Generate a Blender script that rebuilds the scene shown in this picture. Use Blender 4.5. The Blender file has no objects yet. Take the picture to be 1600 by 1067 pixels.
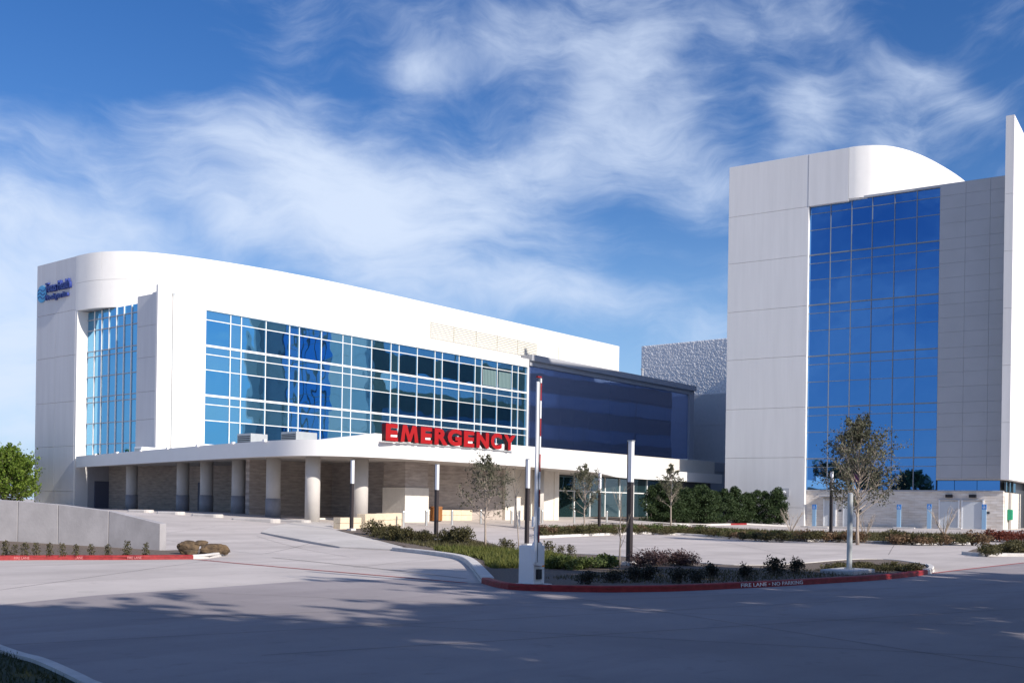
import bpy, bmesh, math, random, mathutils.geometry
from mathutils import Vector, Matrix, Euler
from math import sin, cos, pi, radians, sqrt, hypot, atan2

C = bpy.context
S = C.scene
COL = S.collection

# ------------------------------------------------------------------ camera
YAW, ROLL, CAM_H = 0.67897, 0.014957, 1.8
FW = Vector((cos(YAW), sin(YAW), 0)); RT = Vector((sin(YAW), -cos(YAW), 0)); UP = Vector((0, 0, 1))
cd = bpy.data.cameras.new('camera'); cam = bpy.data.objects.new('camera', cd); COL.objects.link(cam)
cr = RT*cos(ROLL) + UP*sin(ROLL); cu = UP*cos(ROLL) - RT*sin(ROLL)
m = Matrix.Identity(4)
for i in range(3):
    m[i][0] = cr[i]; m[i][1] = cu[i]; m[i][2] = -FW[i]
m[2][3] = CAM_H
cam.matrix_world = m
cd.sensor_width = 36; cd.lens = 37.8; cd.shift_y = 0.1607; cd.clip_end = 6000; cd.clip_start = 0.1
S.camera = cam

# ------------------------------------------------------------------ light
SUN_EL, SUN_AZ = radians(30.0), radians(183.3)          # azimuth clockwise from +Y
S.view_settings.view_transform = 'Standard'; S.view_settings.look = 'None'
S.view_settings.gamma = 1.0; S.view_settings.exposure = 0.45; S.view_settings.use_curve_mapping = False
sd = bpy.data.lights.new('sun', 'SUN'); sd.energy = 4.2; sd.angle = radians(0.7); sd.color = (1.0, 0.925, 0.835)
sun = bpy.data.objects.new('sun', sd); COL.objects.link(sun)
to_sun = Vector((sin(SUN_AZ)*cos(SUN_EL), cos(SUN_AZ)*cos(SUN_EL), sin(SUN_EL)))
sun.rotation_euler = to_sun.to_track_quat('Z', 'Y').to_euler()
sun.location = (20, -60, 60)

W = bpy.data.worlds.new('World'); S.world = W; W.use_nodes = True
def build_sky():
    nt = W.node_tree; N = nt.nodes; L = nt.links
    for n in list(N): N.remove(n)
    def nd(t, **k):
        n = N.new(t)
        for a, b in k.items(): setattr(n, a, b)
        return n
    def put(sock, v):
        if hasattr(v, 'is_output'): L.new(v, sock)
        else: sock.default_value = v
    def M(op, a, b=0.0, c=0.0):
        n = nd('ShaderNodeMath', operation=op)
        put(n.inputs[0], a); put(n.inputs[1], b); put(n.inputs[2], c)
        return n.outputs[0]
    def V(op, a, b=None):
        n = nd('ShaderNodeVectorMath', operation=op); put(n.inputs[0], a)
        if b is not None: put(n.inputs[1], b)
        return n
    def ramp(v, a, b, lo=0.0, hi=1.0):
        n = nd('ShaderNodeMapRange', interpolation_type='SMOOTHSTEP')
        put(n.inputs[0], v); put(n.inputs[1], a); put(n.inputs[2], b); put(n.inputs[3], lo); put(n.inputs[4], hi)
        return n.outputs[0]
    out = nd('ShaderNodeOutputWorld'); bg = nd('ShaderNodeBackground'); L.new(bg.outputs[0], out.inputs[0])
    sky = nd('ShaderNodeTexSky'); sky.sky_type = 'NISHITA'; sky.sun_disc = False
    sky.sun_elevation = SUN_EL; sky.sun_rotation = SUN_AZ; sky.altitude = 200; sky.air_density = 1.0
    sky.dust_density = 0.6; sky.ozone_density = 2.2
    tc = nd('ShaderNodeTexCoord'); d = tc.outputs['Generated']
    az = M('ARCTAN2', V('DOT_PRODUCT', d, tuple(RT)).outputs['Value'], V('DOT_PRODUCT', d, tuple(FW)).outputs['Value'])
    sep = nd('ShaderNodeSeparateXYZ'); L.new(d, sep.inputs[0])
    el = M('ARCSINE', sep.outputs[2])
    cm = nd('ShaderNodeCombineXYZ'); L.new(az, cm.inputs[0]); L.new(el, cm.inputs[1]); ae = cm.outputs[0]
    # streaky fibres: noise stretched along the wind, with the coordinates bent by a slower noise
    wob = nd('ShaderNodeTexNoise'); wob.inputs['Scale'].default_value = 5.0; wob.inputs['Detail'].default_value = 3; L.new(ae, wob.inputs['Vector'])
    off = V('SCALE', V('SUBTRACT', wob.outputs['Color'], (.5, .5, .5)).outputs[0]); off.inputs['Scale'].default_value = 0.16
    aew = V('ADD', ae, off.outputs[0]).outputs[0]
    def noise(scale, rot, sx, sy, det, rough=.55, loc=(0, 0, 0), src=None):
        mp = nd('ShaderNodeMapping'); L.new(src or aew, mp.inputs[0])
        mp.inputs['Location'].default_value = loc
        mp.inputs['Rotation'].default_value = (0, 0, rot); mp.inputs['Scale'].default_value = (sx, sy, 1)
        n = nd('ShaderNodeTexNoise'); L.new(mp.outputs[0], n.inputs['Vector'])
        n.inputs['Scale'].default_value = scale; n.inputs['Detail'].default_value = det; n.inputs['Roughness'].default_value = rough
        return n.outputs['Fac']
    fib = noise(9, radians(-32), .38, 1.6, 7, .62)
    puff = noise(7, 0, 1, 1.25, 7, .58, (3, 1, 0))
    fine = noise(26, radians(-40), .35, 1.2, 4, .6, (1, 5, 0))
    dens = None
    for (a, e, ra, re, rot, w) in BLOBS:
        mp = nd('ShaderNodeMapping', vector_type='TEXTURE'); L.new(ae, mp.inputs[0])
        mp.inputs['Location'].default_value = (a, e, 0); mp.inputs['Rotation'].default_value = (0, 0, radians(rot))
        mp.inputs['Scale'].default_value = (ra, re, 1)
        r = V('LENGTH', mp.outputs[0]).outputs['Value']
        v = ramp(r, 0.0, 1.35, w, 0.0)
        dens = v if dens is None else M('ADD', dens, v)
    t = M('ADD', dens, M('MULTIPLY', M('SUBTRACT', fib, .5), 1.9))
    t = M('ADD', t, M('MULTIPLY', M('SUBTRACT', puff, .5), 1.15))
    t = M('ADD', t, M('MULTIPLY', M('SUBTRACT', fine, .5), .42))
    t = M('ADD', t, .06)
    c = ramp(t, -.22, 1.22, 0.0, .93)
    # deeper, more saturated blue than the raw model gives (a polarised winter sky)
    gm = nd('ShaderNodeGamma'); L.new(sky.outputs[0], gm.inputs[0]); gm.inputs[1].default_value = 1.0
    hs = nd('ShaderNodeHueSaturation'); L.new(gm.outputs[0], hs.inputs['Color']); hs.inputs['Hue'].default_value = SKY_HUE
    hs.inputs['Saturation'].default_value = SKY_SAT; hs.inputs['Value'].default_value = SKY_VAL
    hz = nd('ShaderNodeMix', data_type='RGBA'); L.new(ramp(el, -.05, .30, .82, 0.0), hz.inputs[0]); L.new(hs.outputs[0], hz.inputs[6]); hz.inputs[7].default_value = HORIZON
    mx = nd('ShaderNodeMix', data_type='RGBA'); L.new(c, mx.inputs[0]); L.new(hz.outputs[2], mx.inputs[6])
    mx.inputs[7].default_value = CLOUD
    L.new(mx.outputs[2], bg.inputs[0]); bg.inputs[1].default_value = SKY_STR
SKY_STR, SKY_SAT, SKY_VAL, SKY_HUE, CLOUD, HORIZON = 0.10, 1.36, 0.92, 0.514, (5.3, 6.1, 7.5, 1), (2.4, 4.1, 7.0, 1)
BLOBS = (   # cloud masses: azimuth from the view axis, elevation (rad), half sizes, turn (deg), weight
    (-0.217, 0.291, 0.137, 0.065, -15, 0.62),
    (-0.095, 0.283, 0.131, 0.045, -5, 0.62),
    (0.048, 0.311, 0.113, 0.054, 18, 0.62),
    (0.154, 0.305, 0.077, 0.048, 10, 0.5),
    (-0.359, 0.230, 0.179, 0.051, -22, 0.5),
    (0.018, 0.417, 0.131, 0.039, 12, 0.46),
    (0.089, 0.383, 0.083, 0.036, 40, 0.34),
    (0.256, 0.333, 0.036, 0.045, -20, 0.6),
    (0.222, 0.418, 0.101, 0.027, 0, 0.34),
    (-0.083, 0.378, 0.027, 0.036, 70, 0.38),
    (0.182, 0.274, 0.048, 0.027, 0, 0.5),
    (-0.430, 0.182, 0.101, 0.125, 80, 0.62),
    (-0.435, 0.092, 0.089, 0.089, 0, 0.8),
    (-0.118, 0.221, 0.179, 0.045, -12, 0.6),
    (0.059, 0.196, 0.131, 0.030, -12, 0.5),
    (-0.289, 0.335, 0.137, 0.018, -25, 0.16),
    (0.364, 0.359, 0.113, 0.020, -32, 0.42),
    (-0.415, 0.296, 0.048, 0.024, 0, 0.12),
    (-0.273, 0.258, 0.089, 0.030, -30, 0.25),
    (-0.400, 0.381, 0.143, 0.071, 0, -0.55),
    (-0.154, 0.381, 0.054, 0.048, 40, -0.4),
    (0.188, 0.368, 0.036, 0.048, 30, -0.22),
    (0.130, 0.254, 0.071, 0.021, -10, -0.25),
    (0.165, 0.186, 0.071, 0.042, 0, -0.15),
    (0.354, 0.387, 0.119, 0.036, -20, -0.3),
    (-0.316, 0.377, 0.119, 0.042, 0, -0.3),
)
build_sky()

# ------------------------------------------------------------------ helpers
PT = {
    'road': [(8.74,18.15),(10.88,18.84),(13.08,18.98),(16.21,19.29),(18.47,18.44),(18.87,17.14),(19,16.22)],
    'island_front': [(19,16.22),(18.22,15.12),(17.94,14.44),(18.19,13.77),(18.59,13.23),(19.04,12.71),(19.66,12.31),(20.35,11.93),(21.25,11.64),(22.27,11.38),(23.33,11.1),(24.55,10.85),(25.88,10.6),(27.27,10.32),(29.07,10.12),(31.15,10.12),(31.96,10.2)],
    'island_nose': [(31.96,10.2),(32.79,10.32),(34.29,10.73),(35.75,11.31)],
    'island_back': [(35.75,11.31),(37.42,12.38),(38.69,13.48),(38.31,14.51),(36.76,14.83),(33.63,14.66),(31.05,14.79),(30.01,15.56),(30.63,17.26),(31.71,19.87),(32.4,22.07),(32.08,24.02),(32.97,26.57)],
    'bed_back': [(32.97,26.57),(37.41,31.27),(39.92,34.61),(41.17,37.44),(42.13,40.66),(43.9,44.32),(40.93,43.15),(37.7,42.13)],
    'bed_left': [(37.7,42.13),(35.13,36.8),(31.44,30.87),(29.66,29.92)],
    'island_left': [(29.66,29.92),(28.88,27.86),(27.86,25.63),(26.7,23.8),(25.12,22.1),(23.2,20.22),(20.44,17.59),(19,16.22)],
    'road_right': [(31.96,10.2),(35.19,10.25),(42.65,10.16)],
    'stripe_left': [(19.85,28.71),(19.41,25.07),(18.81,16.5)],
    'stripe_right': [(32.56,10.28),(35.27,10.27),(42.65,10.16)],
    'seam': [(22.46,28.18),(21.52,23.61),(19.88,17.44)],
    'kerb_left': [(14.03,31.46),(15.01,31.24),(16.57,30.5),(18.06,29.49),(19.84,28.72)],
    'kerb_left_white': [(19.84,28.72),(20.62,28.9),(21.95,30.05),(23.33,31.72),(24.07,33.15)],
    'wall_base': [(21.48,32.57),(21.23,32.69),(20.56,34.84),(19.71,36.73),(18.95,38.14),(17.83,40.01)],
    'pad': [(32.43,41.54),(35.82,44.98),(41.35,49.28),(41.94,47.43),(37.98,42.55),(35.13,36.8),(31.39,30.89),(29.66,29.92),(29.24,32.44)],
    'median_front': [(45.79,35.37),(50.62,36.07),(55.54,36.67),(60.31,37.13),(60.01,36.18),(61.54,35.17),(59.99,30.28),(59.2,27),(60.92,24.99),(60.12,20.96),(62.58,18.59),(68.55,18.32),(74.49,19.32)],
    'median_back': [(77.63,20.76),(76.78,24.99),(75.88,29.7),(74.48,33.98),(74.79,36.7),(73.74,38.83),(72.01,40.62),(68.47,42.94),(63.25,43.96),(53.73,40.75)],
    'right_bed': [(48.67,13.97),(47.48,13.06),(49.06,11.7),(49.44,10.79),(67.46,14.73),(63.78,15.87),(58.9,15.74),(53.12,14.91)],
    'hedge_kerb': [(75.17,48.09),(75.91,45.18),(78.77,43.59),(84.87,43.96),(88.31,44.16),(99.41,46.12)],
    'verge': [(6.28,13.04),(6.12,12.32),(5.99,11.53),(5.99,11.13),(5.68,9.8),(5.53,9.27)],
    'lamp': [(38.22,41.53),(36.67,34.1),(36.54,28.64),(56.39,38.4),(27.26,17.46),(67.19,27.65)],
    'bollard': [(45.23,44.7),(48.09,45.55),(50.84,45.92),(54.74,46.85),(57.84,46.71),(61.92,47.15),(65.7,47.01),(69.82,46.84)],
    'tree': [(35.43,30.05),(54.31,38.08),(70.51,41.52),(56.57,21.78)],
    'sapling': [(25.84,16.87),(36.84,29.3)],
    'gate': [(18.53,14.38)],
    'pole': [(29.1,11.43)],
    'sign_post': [(54.42,43.47)],
    'seat_wall': [(38.92,43.81),(40.03,43.71),(40.68,44.1),(43.31,44.86),(45.76,46.2)],
    'pier': [(50.68,50.57)],
    'walltaupe': [(54.9,50.55)],
    'bin': [(52.68,50.56)],
    'hedge': [(77.17,47.28),(77.68,46.54),(78.18,45.79),(79.75,45.72),(81.45,45.64),(81.75,44.88),(83.52,44.79),(86.69,45.41),(89.42,45.67),(92.31,45.96),(95.34,46.27),(98.39,46.59)],
    'dark_shrub': [(19.87,13.79),(20.65,13.7),(21.25,13.48),(22.17,13.61),(22.29,12.38),(23.82,12.88),(23.87,11.95),(26.19,12.29),(27.53,12.27),(21.53,12.45),(24.58,17.39)],
    'maroon': [(27.01,16.81),(27.65,16.77),(28.31,16.71),(28.6,16.51),(28.55,16.13)],
    'bed_shrub': [(36.87,38.5),(35.85,36.82),(34.79,35.11),(34.82,34.6),(34.46,33.65),(34.78,32.97),(35.25,32.24),(35.2,31.62),(35.11,30.98)],
    'juniper': [(24.05,17.77),(24.09,17.36),(24.39,17.15),(25.23,17.3),(25.84,17.27),(25.22,15.8),(34.46,33.65)],
    'small_back': [(31.6,23.78),(31.61,23.17),(31.48,22.65),(34.42,28.25),(32.1,26.03)],
    'left_plant': [(15.36,31.64),(15.43,31.2),(15.67,31.06),(15.94,30.92),(16.24,30.75),(16.55,30.57),(16.88,30.36),(17.34,30.31),(17.83,30.25),(18.3,29.95),(18.77,29.65)],
    'boulder': [(19.63,29.1),(21,30.31),(20.32,28.64)],
    'nose_shrub': [(31.5,12.31),(32.91,12.56),(31.72,11.77),(31.31,11.28),(32.29,11.34),(31.46,10.77),(31.36,10.46),(29.96,12.28),(30.89,12.36)],
    'median_shrub': [(47.44,36.2),(49.67,36.98),(51.37,37.3),(51.74,36.64),(52.79,36.45),(54.64,36.79),(55.49,36.65),(57.47,36.99),(58.68,36.8),(59.04,36.07),(60.27,35.86),(61.53,35.65),(61.8,34.85),(61.99,34.02),(60.93,32.53),(59.56,30.93),(57.84,29.2),(57.4,28.16),(56.98,27.16),(56.55,26.18)],
    'median_shrub2': [(59.52,25.96),(58.84,25.09),(59.48,24.78),(60.35,24.37),(59.89,23.43),(60.01,21.1),(59.36,20.35),(59.97,20.03),(59.33,19.31),(59.94,18.99),(60.55,18.67),(62,17.91),(62.65,17.59),(66.12,18.03)],
    'right_shrub': [(49.08,12.98),(51.23,13.15),(49.95,12.43),(51.26,12.35),(47.22,12.74)],
    'bare_shrub': [(75.31,34.06),(72.58,27.42),(75.87,23.19)],
    'red_shrub': [(71.13,18.83),(70.5,18.21),(70.87,17.83),(71.22,17.43),(71.57,17.08)],
    'access_sign': [(106.6,45.41),(98.65,34.13),(97.65,30.9),(94.11,25.57)],
    'kerb_text': [(22.43,11.34),(24.65,10.78)],
    'kerb_text_left': [(15.33,31.04),(16.66,30.43),(18.03,29.48)],
    'hump': [(37.37,59.67),(37.44,56.55),(37.98,53.66),(38.36,49.6),(40.23,48.51)],
    'wheel': [(118.16,39.36),(102.93,42.91)],
}
SHADE = ((-2, -3.5, .94, .3), (6.5, -4.2, .90, 1.1), (13, -7, .80, 2.0), (19.5, -3.0, .90, 2.7), (25.5, -4.5, .84, 3.6), (31.5, -9, .74, 4.4), (38, -12.5, .70, 5.3), (24, -15, 1.0, 5.0), (-9, -8, .9, 2.2), (0, -13, .95, 4.0), (32, -19, .95, 1.2), (44, -18, .8, 2.9), (11, -19, 1.1, .5))

def sm(a, b, x):
    v = min(1, max(0, (x-a)/(b-a))); return v*v*(3-2*v)
def gz(x, y):                                            # height of the ground
    return 1.1*sm(30, 62, y) + .45*sm(66, 90, x)*(1-sm(28, 42, y))

class MB:
    """collects polygons; build() links them as one mesh object"""
    def __init__(s, o=(0, 0, 0)): s.v = []; s.f = []; s.o = Vector(o)
    def add(s, vs, fs):
        b = len(s.v); s.v += [tuple(Vector(p)-s.o) for p in vs]; s.f += [tuple(b+i for i in q) for q in fs]; return s
    def box(s, x0, x1, y0, y1, z0, z1):
        return s.add([(x, y, z) for z in (z0, z1) for y in (y0, y1) for x in (x0, x1)],
                     [(0, 2, 3, 1), (4, 5, 7, 6), (0, 1, 5, 4), (2, 6, 7, 3), (0, 4, 6, 2), (1, 3, 7, 5)])
    def prism(s, poly, z0, z1):
        n = len(poly)
        if sum(poly[i][0]*poly[(i+1) % n][1]-poly[(i+1) % n][0]*poly[i][1] for i in range(n)) < 0: poly = poly[::-1]
        f0 = z0 if callable(z0) else (lambda x, y: z0); f1 = z1 if callable(z1) else (lambda x, y: z1)
        vs = [(x, y, f0(x, y)) for x, y in poly]+[(x, y, f1(x, y)) for x, y in poly]
        return s.add(vs, [tuple(range(n-1, -1, -1)), tuple(range(n, 2*n))]+[(i, (i+1) % n, n+(i+1) % n, n+i) for i in range(n)])
    def tube(s, pts, rad, k=6, cap=True):
        pts = [Vector(p) for p in pts]; vs = []; fs = []
        for i, p in enumerate(pts):
            t = (pts[min(i+1, len(pts)-1)]-pts[max(i-1, 0)])
            t = t.normalized() if t.length > 1e-9 else Vector((0, 0, 1))
            a = t.cross(Vector((0, 1, 0)) if abs(t.y) < .9 else Vector((1, 0, 0))).normalized(); b = t.cross(a)
            r = rad[i] if hasattr(rad, '__len__') else rad
            for j in range(k):
                w = 2*pi*j/k; vs.append(p+a*cos(w)*r+b*sin(w)*r)
        for i in range(len(pts)-1):
            for j in range(k):
                fs.append((i*k+j, i*k+(j+1) % k, (i+1)*k+(j+1) % k, (i+1)*k+j))
        if cap: fs += [tuple(range(k-1, -1, -1)), tuple(range(len(vs)-k, len(vs)))]
        return s.add(vs, fs)
    def wallstrip(s, pts, z0, z1, th):
        """vertical wall of thickness th along a plan polyline (thickness to its left)"""
        n = len(pts); inn = []
        for i in range(n):
            a = Vector(pts[max(i-1, 0)]); b = Vector(pts[min(i+1, n-1)]); t = (b-a).normalized()
            inn.append((pts[i][0]-t.y*th, pts[i][1]+t.x*th))
        vs = []; fs = []
        for i in range(n):
            vs += [(*pts[i], z0), (*pts[i], z1), (*inn[i], z1), (*inn[i], z0)]
        for i in range(n-1):
            a, b = 4*i, 4*i+4
            for k in range(4): fs.append((a+k, b+k, b+(k+1) % 4, a+(k+1) % 4))
        fs += [(0, 1, 2, 3), (4*n-1, 4*n-2, 4*n-3, 4*n-4)]
        return s.add(vs, fs)
    def mesh(s, name, mat=None, smooth=False):
        me = bpy.data.meshes.new(name); me.from_pydata(s.v, [], s.f)
        if mat: me.materials.append(mat)
        bm = bmesh.new(); bm.from_mesh(me); bmesh.ops.recalc_face_normals(bm, faces=bm.faces); bm.to_mesh(me); bm.free()
        if smooth:
            for p in me.polygons: p.use_smooth = True
        return me
    def leafmesh(s, name, mat):
        me = bpy.data.meshes.new(name); me.from_pydata(s.v, [], s.f); me.materials.append(mat); return me
    def build(s, name, mat, parent=None, smooth=False, bevel=0):
        o = bpy.data.objects.new(name, s.mesh(name, mat, smooth)); COL.objects.link(o)
        if parent: o.parent = parent
        if bevel:
            b = o.modifiers.new('bevel', 'BEVEL'); b.width = bevel; b.segments = 2; b.limit_method = 'ANGLE'
        return o
def inst(name, me, parent=None, loc=(0, 0, 0), rot=(0, 0, 0), scale=(1, 1, 1)):
    o = bpy.data.objects.new(name, me); COL.objects.link(o)
    o.location = loc; o.rotation_euler = rot; o.scale = scale
    if parent: o.parent = parent
    return o
def tag(o, label=None, cat=None, group=None, kind=None):
    if label: o['label'] = label
    if cat: o['category'] = cat
    if group: o['group'] = group
    if kind: o['kind'] = kind
    return o
def thing(name, label, cat, loc=(0, 0, 0), rotz=0, group=None):
    o = bpy.data.objects.new(name, None); COL.objects.link(o); o.empty_display_size = .3
    o.location = loc; o.rotation_euler = (0, 0, rotz)
    return tag(o, label, cat, group)
def dup(root, loc, rotz=None, label=None, scale=None):
    r = root.copy(); COL.objects.link(r); r.location = loc
    if rotz is not None: r.rotation_euler = (0, 0, rotz)
    if label: r['label'] = label
    if scale: r.scale = scale
    for ch in list(root.children):
        c = ch.copy(); COL.objects.link(c); c.parent = r
        for g_ in ch.children:
            d = g_.copy(); COL.objects.link(d); d.parent = c
    return r
def chaikin(p, n=2, closed=False):
    for _ in range(n):
        q = [] if closed else [p[0]]
        m_ = len(p)
        for i in range(m_ if closed else m_-1):
            a, b = p[i], p[(i+1) % m_]
            q += [(a[0]*.75+b[0]*.25, a[1]*.75+b[1]*.25), (a[0]*.25+b[0]*.75, a[1]*.25+b[1]*.75)]
        p = q if closed else q+[p[-1]]
    return p
def sheet(name, poly, off, mat, kind='structure'):
    """a ground sheet that follows the grade, a few mm to some cm above it"""
    bm = bmesh.new()
    vs = [bm.verts.new((x, y, 0)) for x, y in poly]
    for tri in mathutils.geometry.tessellate_polygon([[Vector((x, y, 0)) for x, y in poly]]): bm.faces.new([vs[i] for i in tri])
    ys = [p[1] for p in poly]; xs = [p[0] for p in poly]
    for c in range(26, 66, 1):
        if min(ys) < c < max(ys): bmesh.ops.bisect_plane(bm, geom=bm.verts[:]+bm.edges[:]+bm.faces[:], plane_co=(0, c, 0), plane_no=(0, 1, 0))
    for c in range(60, 96, 2):
        if min(xs) < c < max(xs): bmesh.ops.bisect_plane(bm, geom=bm.verts[:]+bm.edges[:]+bm.faces[:], plane_co=(c, 0, 0), plane_no=(1, 0, 0))
    for v in bm.verts: v.co.z = gz(v.co.x, v.co.y)+off
    bmesh.ops.recalc_face_normals(bm, faces=bm.faces)
    bm.normal_update(); bmesh.ops.reverse_faces(bm, faces=[f for f in bm.faces if f.normal.z < 0])
    me = bpy.data.meshes.new(name); bm.to_mesh(me); bm.free(); me.materials.append(mat)
    o = bpy.data.objects.new(name, me); COL.objects.link(o); return tag(o, kind=kind)
def kerb(name, pts, mat, side=1, h=.14, w=.16, sub=2, base=-.05):
    """poured kerb: outer face along pts, body to the left (side=1) or right (-1)"""
    p = chaikin(pts, sub); q = []
    for i in range(len(p)-1):
        k = max(1, int(hypot(p[i+1][0]-p[i][0], p[i+1][1]-p[i][1])/1.0))
        q += [(p[i][0]+(p[i+1][0]-p[i][0])*j/k, p[i][1]+(p[i+1][1]-p[i][1])*j/k) for j in range(k)]
    p = q+[p[-1]]; n = len(p); vs = []; fs = []
    for i in range(n):
        a = Vector(p[max(i-1, 0)]); b = Vector(p[min(i+1, n-1)]); t = (b-a).normalized(); nn = Vector((-t.y, t.x))*side
        z = gz(*p[i])
        for dx, dz in ((0, base), (.012, h-.02), (.035, h), (w, h), (w, base)):
            vs.append((p[i][0]+nn.x*dx, p[i][1]+nn.y*dx, z+dz))
    for i in range(n-1):
        for k in range(4): fs.append((5*i+k, 5*i+5+k, 5*i+6+k, 5*i+1+k))
    fs += [(0, 1, 2, 3, 4), tuple(range(5*n-1, 5*n-6, -1))]
    mb = MB(); mb.add(vs, fs); return tag(mb.build(name, mat), kind='structure')
def text_mesh(name, body, size, depth, mat, off=0.0, align='LEFT'):
    cu_ = bpy.data.curves.new('lettering', 'FONT'); cu_.body = body; cu_.size = size; cu_.extrude = depth/2; cu_.offset = off
    cu_.align_x = align; cu_.resolution_u = 3
    o = bpy.data.objects.new('lettering', cu_); COL.objects.link(o)
    C.view_layer.update()
    me = bpy.data.meshes.new_from_object(o.evaluated_get(C.evaluated_depsgraph_get()))
    bpy.data.objects.remove(o); bpy.data.curves.remove(cu_); me.materials.clear(); me.materials.append(mat); me.name = name
    return me
def fit(me, w=None, h=None, z0=True):
    """scale a text mesh to width w and height h, its lower left corner at the origin"""
    xs = [v.co.x for v in me.vertices]; ys = [v.co.y for v in me.vertices]
    sx = w/(max(xs)-min(xs)) if w else 1; sy = h/(max(ys)-min(ys)) if h else 1
    x0, y0 = min(xs), min(ys)
    for v in me.vertices: v.co.x = (v.co.x-x0)*sx; v.co.y = (v.co.y-y0)*sy
    return me
def face_matrix(loc, right, up=(0, 0, 1)):
    r = Vector(right).normalized(); u = Vector(up).normalized(); n = r.cross(u)
    m_ = Matrix.Identity(4)
    for i in range(3): m_[i][0], m_[i][1], m_[i][2], m_[i][3] = r[i], u[i], n[i], loc[i]
    return m_

# ------------------------------------------------------------------ materials
def mat(name, col, rough=.7, metal=0, var=0.0, scale=3.0, bump=0.0, bscale=None, stretch=(1, 1, 1), spec=.4, col2=None, det=6, coat=0):
    M_ = bpy.data.materials.new(name); M_.use_nodes = True; nt = M_.node_tree; N = nt.nodes; L = nt.links
    b = N['Principled BSDF']; b.inputs['Roughness'].default_value = rough; b.inputs['Metallic'].default_value = metal
    b.inputs['Specular IOR Level'].default_value = spec; b.inputs['Coat Weight'].default_value = coat
    b.inputs['Base Color'].default_value = (*col, 1)
    if var or bump or col2:
        tc = N.new('ShaderNodeTexCoord'); mp = N.new('ShaderNodeMapping'); mp.inputs['Scale'].default_value = stretch
        L.new(tc.outputs['Object'], mp.inputs[0])
        n = N.new('ShaderNodeTexNoise'); n.inputs['Scale'].default_value = scale; n.inputs['Detail'].default_value = det; n.inputs['Roughness'].default_value = .6
        L.new(mp.outputs[0], n.inputs['Vector'])
        if var or col2:
            r = N.new('ShaderNodeMapRange'); r.inputs[1].default_value = .3; r.inputs[2].default_value = .7
            L.new(n.outputs['Fac'], r.inputs[0])
            mx = N.new('ShaderNodeMix'); mx.data_type = 'RGBA'; L.new(r.outputs[0], mx.inputs[0])
            mx.inputs[6].default_value = (*[c*(1-var) for c in col], 1)
            mx.inputs[7].default_value = (*(col2 or [min(1, c*(1+var)) for c in col]), 1)
            L.new(mx.outputs[2], b.inputs['Base Color'])
        if bump:
            n2 = n
            if bscale:
                n2 = N.new('ShaderNodeTexNoise'); n2.inputs['Scale'].default_value = bscale; n2.inputs['Detail'].default_value = 4; L.new(mp.outputs[0], n2.inputs['Vector'])
            bp = N.new('ShaderNodeBump'); bp.inputs['Strength'].default_value = bump; bp.inputs['Distance'].default_value = .05
            L.new(n2.outputs['Fac'], bp.inputs['Height']); L.new(bp.outputs[0], b.inputs['Normal'])
    return M_
def glass(name, base, tint, f0, f1, rough=.015, wave=.012, wscale=.5):
    """reflective tinted glazing: a dark body under a mirror layer that grows towards grazing"""
    M_ = bpy.data.materials.new(name); M_.use_nodes = True; nt = M_.node_tree; N = nt.nodes; L = nt.links
    N.remove(N['Principled BSDF']); out = N['Material Output']
    d = N.new('ShaderNodeBsdfDiffuse'); d.inputs[0].default_value = (*base, 1)
    g = N.new('ShaderNodeBsdfGlossy'); g.inputs[0].default_value = (*tint, 1); g.inputs[1].default_value = rough
    lw = N.new('ShaderNodeLayerWeight'); lw.inputs[0].default_value = .35
    r = N.new('ShaderNodeMapRange'); L.new(lw.outputs['Facing'], r.inputs[0]); r.inputs[3].default_value = f0; r.inputs[4].default_value = f1
    mx = N.new('ShaderNodeMixShader'); L.new(r.outputs[0], mx.inputs[0]); L.new(d.outputs[0], mx.inputs[1]); L.new(g.outputs[0], mx.inputs[2]); L.new(mx.outputs[0], out.inputs[0])
    tc = N.new('ShaderNodeTexCoord'); geo = N.new('ShaderNodeNewGeometry')
    n = N.new('ShaderNodeTexNoise'); n.inputs['Scale'].default_value = wscale; n.inputs['Detail'].default_value = 1; L.new(geo.outputs['Position'], n.inputs['Vector'])
    bp = N.new('ShaderNodeBump'); bp.inputs['Strength'].default_value = 1; bp.inputs['Distance'].default_value = wave
    L.new(n.outputs['Fac'], bp.inputs['Height'])
    for q in (d, g): L.new(bp.outputs[0], q.inputs['Normal'])
    return M_
def leafmat(name, c1, c2, trans=.25):
    M_ = bpy.data.materials.new(name); M_.use_nodes = True; nt = M_.node_tree; N = nt.nodes; L = nt.links
    b = N['Principled BSDF']; b.inputs['Roughness'].default_value = .6; b.inputs['Specular IOR Level'].default_value = .25
    geo = N.new('ShaderNodeNewGeometry'); mx = N.new('ShaderNodeMix'); mx.data_type = 'RGBA'
    L.new(geo.outputs['Random Per Island'], mx.inputs[0]); mx.inputs[6].default_value = (*c1, 1); mx.inputs[7].default_value = (*c2, 1)
    L.new(mx.outputs[2], b.inputs['Base Color'])
    t = N.new('ShaderNodeBsdfTranslucent'); L.new(mx.outputs[2], t.inputs[0])
    ms = N.new('ShaderNodeMixShader'); ms.inputs[0].default_value = trans
    L.new(b.outputs[0], ms.inputs[1]); L.new(t.outputs[0], ms.inputs[2]); L.new(ms.outputs[0], N['Material Output'].inputs[0])
    return M_
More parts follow.
